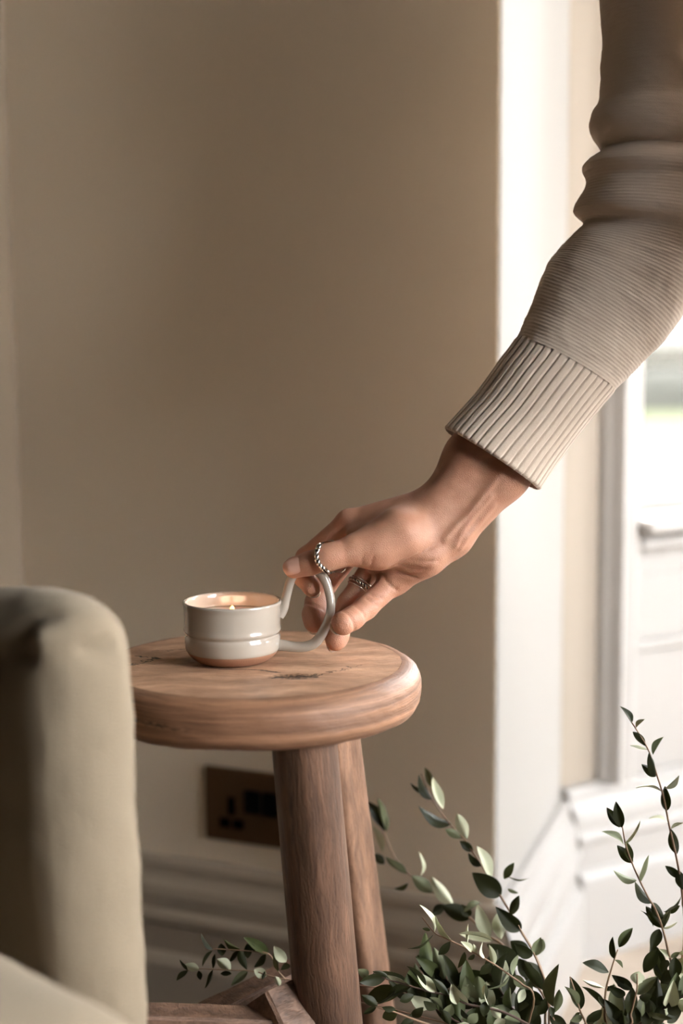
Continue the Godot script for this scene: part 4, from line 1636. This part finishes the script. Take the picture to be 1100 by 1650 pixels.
func add_leaf(o: Node3D, base: Vector3, tip: Vector3, width: float, tone: int, full := 0.42) -> void:
	var y := tip - base
	var long := y.length()
	var yn := y / long
	var back := (cam_basis.z - yn * cam_basis.z.dot(yn)).normalized()
	var nat := maxf(width, long * full * rng.randf_range(0.85, 1.05))
	var turn := acos(clampf(width / nat, 0.0, 1.0)) * (1.0 if rng.randf() < 0.5 else -1.0) + rng.randf_range(-0.15, 0.15)
	var z := back.rotated(yn, turn)
	var x := yn.cross(z)
	var m := MeshInstance3D.new()
	m.mesh = leaf_mesh[rng.randi() % leaf_mesh.size()]
	m.material_override = M[LEAF_TONE[tone]]
	m.name = numbered("leaf", o)
	m.transform = Transform3D(Basis(x * nat, y, z * long * (1.0 if rng.randf() < 0.6 else -1.0)), base)
	if m.transform.basis.determinant() < 0.0:
		m.transform.basis.x = -m.transform.basis.x
	o.add_child(m, true)


func stem_points(pts: Array, z0: float, z1: float) -> Array:
	var out := []
	for i in pts.size():
		out.append(H(pts[i][0], pts[i][1], lerpf(z0, z1, float(i) / (pts.size() - 1))))
	return out


func branch(label: String, z0: float, z1: float, stem: Array, mat: String, r0: float, r1: float, leaves: Array) -> void:
	var pts := stem_points(stem, z0, z1)
	pts[-1] = jug_mouth + Vector3(rng.randf_range(-0.018, 0.018), 0.0, rng.randf_range(-0.018, 0.018))
	pts.append(Vector3(jug_mouth.x + (jug_mouth.x - pts[-1].x) * 0.7, FLOOR_Y + 0.02, jug_mouth.z + (jug_mouth.z - pts[-1].z) * 0.7))
	var o := thing("eucalyptus_branch", label, "branch", Transform3D(Basis(), jug_mouth), "eucalyptus branches in the bunch")
	var off := -jug_mouth
	var rad := []
	for i in pts.size():
		rad.append(lerpf(r0, r1, float(i) / (pts.size() - 1)) * px_size())
		pts[i] += off
	var s := Shape.new()
	s.tube(pts, rad, 8, 5)
	obj("stem", s.mesh(), M[mat], o)
	for e in leaves:
		# distance of the nearest place on the stem
		var best := 1e9
		var zc := 0.0
		for i in stem.size() - 1:
			var q := Vector2(e[0], e[1])
			var a := Vector2(stem[i][0], stem[i][1])
			var b := Vector2(stem[i + 1][0], stem[i + 1][1])
			var t := clampf((q - a).dot(b - a) / (b - a).length_squared(), 0, 1)
			var dd := q.distance_to(a + (b - a) * t)
			if dd < best:
				best = dd
				zc = lerpf(z0, z1, (i + t) / (stem.size() - 1))
		var dz := rng.randf_range(-0.7, 0.7)
		add_leaf(o, H(e[0], e[1], zc) + off, H(e[2], e[3], zc + dz) + off, e[4] * px_size(NEAR + zc * 0.01), e[5])


func spray(label: String, z: float, stem: Array, n: int) -> void:
	var pts := stem_points(stem, z, 0.0)
	pts[-1] = jug_mouth + Vector3(rng.randf_range(-0.015, 0.015), 0.0, rng.randf_range(-0.015, 0.015))
	pts.append(Vector3(jug_mouth.x, FLOOR_Y + 0.02, jug_mouth.z))
	var o := thing("eucalyptus_branch", label, "branch", Transform3D(Basis(), jug_mouth), "eucalyptus branches in the bunch")
	var off := -jug_mouth
	var rad := []
	for i in pts.size():
		rad.append(lerpf(1.2, 2.6, float(i) / (pts.size() - 1)) * px_size())
		pts[i] += off
	var s := Shape.new()
	s.tube(pts, rad, 8, 5)
	obj("stem", s.mesh(), M.twig, o)
	for k in n:
		var t := (k + 0.5) / n * (stem.size() - 1.2)
		var i := int(t)
		var p: Vector3 = (pts[i] as Vector3).lerp(pts[i + 1], t - i)
		var d: Vector3 = (pts[i] - pts[i + 1]).normalized()
		var around: Vector3 = d.cross(Vector3.UP).normalized().rotated(d, rng.randf() * TAU)
		var tip: Vector3 = p + (d * rng.randf_range(0.3, 0.9) + around * rng.randf_range(0.7, 1.0)).normalized() * rng.randf_range(0.022, 0.034)
		var tone: int = [0, 0, 0, 1, 1, 2, 2, 3][rng.randi() % 8]
		add_leaf(o, p, tip, rng.randf_range(0.008, 0.015), tone)


var jug_mouth := Vector3.ZERO


func build_jug() -> void:
	jug_mouth = H(888, 1728, 0.5)
	var h := jug_mouth.y - FLOOR_Y
	var o := thing("jug", "plain stoneware jug holding the eucalyptus, just below the frame", "jug", Transform3D(Basis(), Vector3(jug_mouth.x, FLOOR_Y, jug_mouth.z)))
	var s := Shape.new()
	var p := []
	for e in [[0, 0], [0.045, 0], [0.052, 0.05], [0.062, 0.30], [0.058, 0.60], [0.040, 0.85], [0.037, 0.94], [0.041, 1.0], [0.038, 1.0], [0.034, 0.94], [0.037, 0.85], [0.054, 0.60], [0.058, 0.30], [0.046, 0.06], [0, 0.05]]:
		p.append(Vector2(e[0], e[1] * h))
	s.lathe(p, 64)
	obj("body", s.mesh(), M.jug, o)


func build_greenery() -> void:
	build_jug()
	leaf_shapes()
	branch("tallest eucalyptus sprig, standing up before the window apron", 1, 3, [[1004, 1144], [1024, 1174], [1044, 1208], [1056, 1243], [1068, 1282], [1078, 1331], [1090, 1385], [1098, 1434], [1102, 1493], [1093, 1562], [1040, 1640], [960, 1720]], "stem", 1, 2.6,
		[[1018, 1165, 998, 1138, 9.8, 0], [1039, 1202, 1019, 1179, 10.8, 0], [1052, 1216, 1069, 1187, 9.8, 1], [1057, 1250, 1045, 1212, 15.7, 0], [1057, 1251, 1033, 1231, 12.8, 0], [1074, 1306, 1071, 1266, 14.7, 0], [1090, 1376, 1081, 1336, 16.7, 0], [1024, 1172, 1039, 1159, 3.4, 3], [1071, 1270, 1094, 1249, 3.4, 3], [1066, 1276, 1024, 1270, 3.4, 3], [1076, 1326, 1044, 1319, 3.4, 3], [1081, 1336, 1102, 1326, 3.4, 3], [1044, 1208, 1014, 1201, 2.9, 3], [1097, 1415, 1071, 1395, 12.8, 0], [1093, 1402, 1100, 1434, 16.7, 0], [1095, 1459, 1071, 1471, 10.8, 0], [1100, 1464, 1115, 1439, 12.8, 0]])
	branch("leafy eucalyptus sprig at the right, forking below the tallest one", 0, 1, [[997, 1299], [1003, 1336], [1009, 1366], [1024, 1405], [1044, 1446], [1055, 1464], [1067, 1496], [1076, 1532], [1084, 1567], [1086, 1611], [1030, 1660], [950, 1720]], "stem", 1, 2.6,
		[[998, 1333, 977, 1301, 14.7, 0], [1001, 1333, 992, 1291, 16.7, 0], [1004, 1360, 1031, 1322, 3.4, 3], [1004, 1360, 969, 1340, 6.9, 2], [1019, 1390, 994, 1362, 16.7, 0], [1017, 1390, 1010, 1357, 12.8, 1], [1025, 1419, 988, 1402, 8.8, 2], [1033, 1420, 1045, 1377, 7.9, 2], [1050, 1455, 1023, 1420, 12.8, 0], [1051, 1455, 1073, 1485, 14.2, 0], [1066, 1495, 1040, 1460, 17.7, 0], [1069, 1469, 1098, 1443, 8.3, 0], [1069, 1495, 1081, 1466, 5.9, 2], [1067, 1495, 1091, 1485, 2.5, 3], [1052, 1493, 1032, 1467, 3.9, 0], [1062, 1497, 1048, 1531, 18.7, 0], [1059, 1529, 1037, 1567, 20.1, 0], [1080, 1543, 1061, 1529, 8.8, 3], [1080, 1543, 1095, 1534, 8.3, 2], [1087, 1542, 1084, 1581, 21.1, 0], [1094, 1538, 1107, 1528, 9.8, 3], [1088, 1580, 1102, 1569, 9.8, 3], [1075, 1547, 1066, 1567, 14.7, 0]])
	branch("short eucalyptus sprig with three upright green leaves over the floor", -1, 0, [[995, 1530], [991, 1541], [985, 1560], [980, 1577], [976, 1594], [974, 1616], [974, 1636], [968, 1670], [930, 1720]], "stem", 1, 2.6,
		[[990, 1545, 987, 1509, 8.8, 1], [997, 1526, 1019, 1495, 13.3, 1], [980, 1567, 938, 1551, 12.8, 0], [990, 1547, 1003, 1560, 4.9, 2], [974, 1592, 938, 1579, 2.0, 3], [972, 1625, 937, 1590, 10.8, 0], [1007, 1604, 978, 1589, 15.2, 0], [1018, 1593, 985, 1571, 17.2, 0], [992, 1572, 1002, 1591, 12.3, 0], [976, 1596, 990, 1587, 7.4, 0], [975, 1621, 963, 1606, 7.4, 0]])
	branch("drooping eucalyptus sprig with one pale cupped leaf at right", -2, -1, [[1026, 1569], [1026, 1592], [1022, 1611], [1016, 1633], [1005, 1660], [950, 1720]], "stem", 1, 2.6,
		[[1026, 1586, 1029, 1565, 23.6, 3], [1026, 1602, 1059, 1573, 14.7, 2], [1012, 1634, 1019, 1591, 20.6, 0], [1039, 1604, 1056, 1589, 14.7, 0], [1030, 1609, 1051, 1601, 14.7, 0], [1002, 1651, 974, 1610, 22.1, 0], [1020, 1653, 1019, 1618, 24.5, 0], [1058, 1653, 1066, 1620, 24.5, 0], [1041, 1653, 1039, 1616, 22.1, 0], [969, 1627, 944, 1646, 16.2, 0], [1066, 1617, 1098, 1596, 23.6, 0], [1078, 1622, 1058, 1607, 22.1, 0], [1090, 1636, 1078, 1611, 22.1, 0], [1075, 1648, 1098, 1628, 19.6, 0], [987, 1653, 1002, 1628, 14.7, 0], [1051, 1636, 1046, 1611, 17.2, 0]])
	branch("eucalyptus sprig whose dark twin leaves stand before the bright skirting", -1, 0, [[918, 1574], [927, 1601], [934, 1628], [943, 1648], [948, 1670], [915, 1720]], "stem", 1, 2.6,
		[[935, 1626, 918, 1573, 21.1, 0], [929, 1622, 909, 1589, 10.8, 2], [891, 1622, 900, 1553, 17.7, 2], [894, 1631, 901, 1594, 13.7, 2], [934, 1631, 926, 1636, 4.9, 2], [887, 1622, 890, 1641, 9.8, 0], [945, 1648, 967, 1636, 14.7, 0], [938, 1636, 918, 1645, 12.3, 2]])
	branch("slender pinkish eucalyptus stem rising left of the bright skirting", 0, 0, [[835, 1491], [841, 1503], [851, 1520], [861, 1539], [870, 1560], [878, 1582], [881, 1604], [886, 1628], [900, 1670], [890, 1720]], "stem", 1, 2.6,
		[[860, 1539, 871, 1510, 16.7, 2], [857, 1541, 828, 1520, 20.6, 0], [873, 1594, 843, 1548, 20.6, 0], [875, 1614, 836, 1598, 22.6, 0], [886, 1637, 913, 1653, 19.6, 0], [880, 1607, 867, 1636, 17.2, 0], [829, 1572, 848, 1593, 17.2, 2], [845, 1594, 835, 1616, 14.7, 3], [852, 1604, 835, 1631, 19.6, 0]])
	branch("tall soft-focus eucalyptus sprig before the corner of the wall", 13, 4, [[678, 1246], [690, 1276], [699, 1293], [716, 1317], [732, 1336], [749, 1354], [763, 1376], [784, 1407], [801, 1435], [818, 1464], [837, 1497], [856, 1528], [872, 1564], [884, 1609], [885, 1660], [885, 1720]], "stem", 1, 2.6,
		[[696, 1288, 675, 1248, 13.1, 0], [714, 1303, 696, 1252, 14.5, 3], [691, 1278, 661, 1261, 7.6, 0], [699, 1271, 684, 1236, 13.8, 2], [727, 1328, 674, 1298, 15.9, 0], [752, 1352, 736, 1311, 20.0, 3], [744, 1351, 717, 1336, 13.8, 2], [762, 1372, 740, 1355, 13.8, 0], [791, 1416, 768, 1363, 17.3, 3], [774, 1396, 754, 1374, 12.4, 0], [807, 1443, 760, 1406, 33.2, 0], [838, 1499, 798, 1461, 26.3, 0], [812, 1416, 828, 1390, 13.1, 1], [818, 1412, 852, 1415, 6.9, 1], [818, 1432, 835, 1439, 4.8, 1], [789, 1513, 769, 1457, 21.4, 3], [807, 1513, 802, 1470, 22.8, 3], [822, 1475, 836, 1443, 13.8, 0], [853, 1540, 822, 1516, 24.2, 0], [863, 1540, 874, 1513, 20.7, 2], [877, 1595, 844, 1549, 31.1, 0]])
	branch("soft-focus eucalyptus sprig beginning beside the back stool leg", 20, 2, [[587, 1271], [601, 1309], [618, 1340], [632, 1374], [646, 1395], [659, 1409], [694, 1435], [728, 1457], [756, 1478], [784, 1506], [808, 1521], [829, 1547], [853, 1575], [877, 1609], [880, 1660], [880, 1720]], "stem", 1, 2.6,
		[[622, 1339, 589, 1290, 17.3, 0], [616, 1373, 600, 1331, 13.8, 3], [619, 1392, 602, 1375, 13.8, 0], [621, 1340, 608, 1285, 10.4, 2], [655, 1408, 621, 1381, 15.9, 2], [677, 1412, 674, 1372, 4.8, 3], [697, 1438, 663, 1411, 21.4, 2], [730, 1458, 695, 1412, 18.7, 3], [755, 1481, 711, 1459, 26.3, 0], [716, 1458, 696, 1475, 15.9, 0], [757, 1476, 743, 1457, 15.9, 0], [657, 1423, 635, 1432, 5.5, 1], [791, 1517, 740, 1505, 8.3, 3], [836, 1554, 784, 1521, 31.1, 0], [773, 1454, 746, 1471, 6.9, 2], [856, 1578, 836, 1544, 24.2, 0], [829, 1551, 801, 1561, 20.7, 0], [822, 1595, 787, 1575, 31.1, 0], [808, 1582, 773, 1568, 27.6, 2]])
	branch("fine eucalyptus twig with narrow curled leaves before the grey skirting", 0, -2, [[680, 1478], [699, 1502], [713, 1510], [728, 1517], [743, 1524], [758, 1532], [781, 1545], [804, 1559], [826, 1575], [842, 1587], [860, 1610], [880, 1700]], "stem", 1, 1.8,
		[[700, 1502, 675, 1458, 4.6, 3], [693, 1499, 680, 1496, 5.6, 1], [697, 1506, 657, 1529, 6.1, 0], [728, 1516, 701, 1475, 12.2, 3], [725, 1517, 706, 1539, 13.7, 0], [748, 1534, 737, 1560, 6.6, 0], [760, 1533, 742, 1517, 9.2, 3], [767, 1540, 762, 1521, 8.1, 3], [764, 1538, 754, 1546, 7.6, 0], [781, 1545, 778, 1517, 3.1, 3], [795, 1556, 787, 1522, 10.7, 3], [790, 1552, 773, 1570, 15.8, 0], [820, 1572, 786, 1593, 9.2, 2], [753, 1521, 754, 1488, 2.5, 3], [794, 1516, 739, 1505, 7.6, 3], [835, 1539, 825, 1572, 10.2, 2]])
	branch("dark low eucalyptus branch reaching left past the stool legs", -1, -2, [[601, 1568], [624, 1578], [662, 1589], [692, 1598], [723, 1604], [753, 1618], [802, 1628], [840, 1645], [870, 1670], [885, 1720]], "twig", 1, 2.6,
		[[622, 1575, 579, 1583, 20.4, 0], [593, 1574, 575, 1562, 15.8, 2], [661, 1590, 622, 1571, 12.7, 3], [624, 1572, 600, 1565, 6.6, 0], [685, 1592, 655, 1557, 11.7, 0], [703, 1599, 671, 1568, 15.8, 3], [723, 1603, 698, 1577, 10.7, 0], [736, 1618, 727, 1585, 15.8, 3], [754, 1617, 729, 1585, 7.6, 3], [662, 1590, 622, 1608, 11.7, 0], [639, 1593, 606, 1618, 5.1, 0], [727, 1618, 717, 1639, 18.8, 2], [806, 1641, 791, 1622, 14.8, 3], [781, 1614, 779, 1638, 16.3, 0], [788, 1621, 781, 1585, 4.6, 3], [743, 1626, 761, 1643, 10.2, 0], [702, 1626, 682, 1613, 15.3, 0], [680, 1628, 659, 1636, 12.7, 0], [769, 1633, 753, 1648, 17.8, 2], [713, 1628, 725, 1651, 15.3, 0], [692, 1608, 713, 1626, 8.7, 2], [644, 1613, 667, 1603, 15.3, 0], [814, 1643, 794, 1654, 15.3, 3]])
	branch("small eucalyptus sprig with round leaves low between stool leg and foliage", -2, -2, [[607, 1623], [621, 1627], [636, 1631], [662, 1641], [692, 1651], [760, 1670], [860, 1720]], "stem", 1, 2.6,
		[[640, 1629, 616, 1640, 19.3, 1], [637, 1626, 615, 1623, 10.7, 0], [608, 1621, 582, 1603, 15.3, 0], [606, 1623, 585, 1634, 7.6, 0], [667, 1643, 644, 1654, 15.3, 0], [664, 1638, 682, 1623, 15.3, 0]])
	branch("eucalyptus twig at the left of the stool, upper of the pair", 5, 5, [[331, 1530], [343, 1529], [367, 1530], [408, 1533], [434, 1538], [445, 1560], [460, 1578], [478, 1590], [560, 1600]], "stem", 0.7, 1.4,
		[[343, 1529, 324, 1503, 3.8, 0], [358, 1540, 356, 1520, 14.7, 0], [387, 1529, 360, 1513, 9.8, 1], [432, 1538, 392, 1510, 11.5, 1], [399, 1544, 398, 1520, 13.6, 0], [343, 1532, 326, 1558, 8.2, 0], [346, 1537, 343, 1561, 6.0, 0], [385, 1532, 369, 1550, 7.6, 0], [386, 1531, 398, 1563, 12.0, 0], [428, 1538, 409, 1559, 9.3, 0], [411, 1532, 400, 1519, 8.2, 0]])
	branch("eucalyptus twig at the left of the stool, lower of the pair with pale leaves", 4, 4, [[301, 1564], [321, 1561], [345, 1562], [370, 1563], [408, 1565], [430, 1571], [460, 1578], [520, 1585], [600, 1590], [680, 1610], [800, 1660], [880, 1720]], "stem", 0.7, 1.6,
		[[321, 1562, 297, 1554, 14.2, 3], [302, 1564, 289, 1546, 5.5, 0], [303, 1564, 284, 1580, 8.2, 0], [320, 1564, 323, 1579, 8.7, 0], [343, 1563, 330, 1593, 6.0, 0], [371, 1565, 349, 1545, 19.1, 3], [373, 1569, 355, 1569, 7.1, 0], [399, 1565, 372, 1588, 12.0, 2], [429, 1573, 409, 1562, 16.9, 3], [448, 1566, 440, 1535, 8.2, 2], [461, 1550, 441, 1524, 18.0, 3], [451, 1591, 443, 1573, 9.8, 3], [452, 1593, 457, 1609, 8.2, 0], [427, 1563, 422, 1579, 5.5, 0], [467, 1555, 452, 1563, 10.9, 0]])
	spray("dense eucalyptus spray at the foot of the bunch, far left", 2, [[640, 1590], [700, 1625], [770, 1665], [850, 1715]], 26)
	spray("dense eucalyptus spray at the foot of the bunch, under the dark branch", 4, [[690, 1560], [745, 1600], [800, 1645], [860, 1700]], 26)
	spray("dense eucalyptus spray in the middle of the bunch", 3, [[790, 1570], [815, 1610], [845, 1655], [870, 1710]], 22)
	spray("dense eucalyptus spray at the right foot of the bunch", 3, [[1080, 1570], [1040, 1610], [990, 1655], [930, 1715]], 24)
	spray("dense eucalyptus spray in the lower right corner", -2, [[1110, 1600], [1060, 1630], [1000, 1670], [930, 1715]], 22)
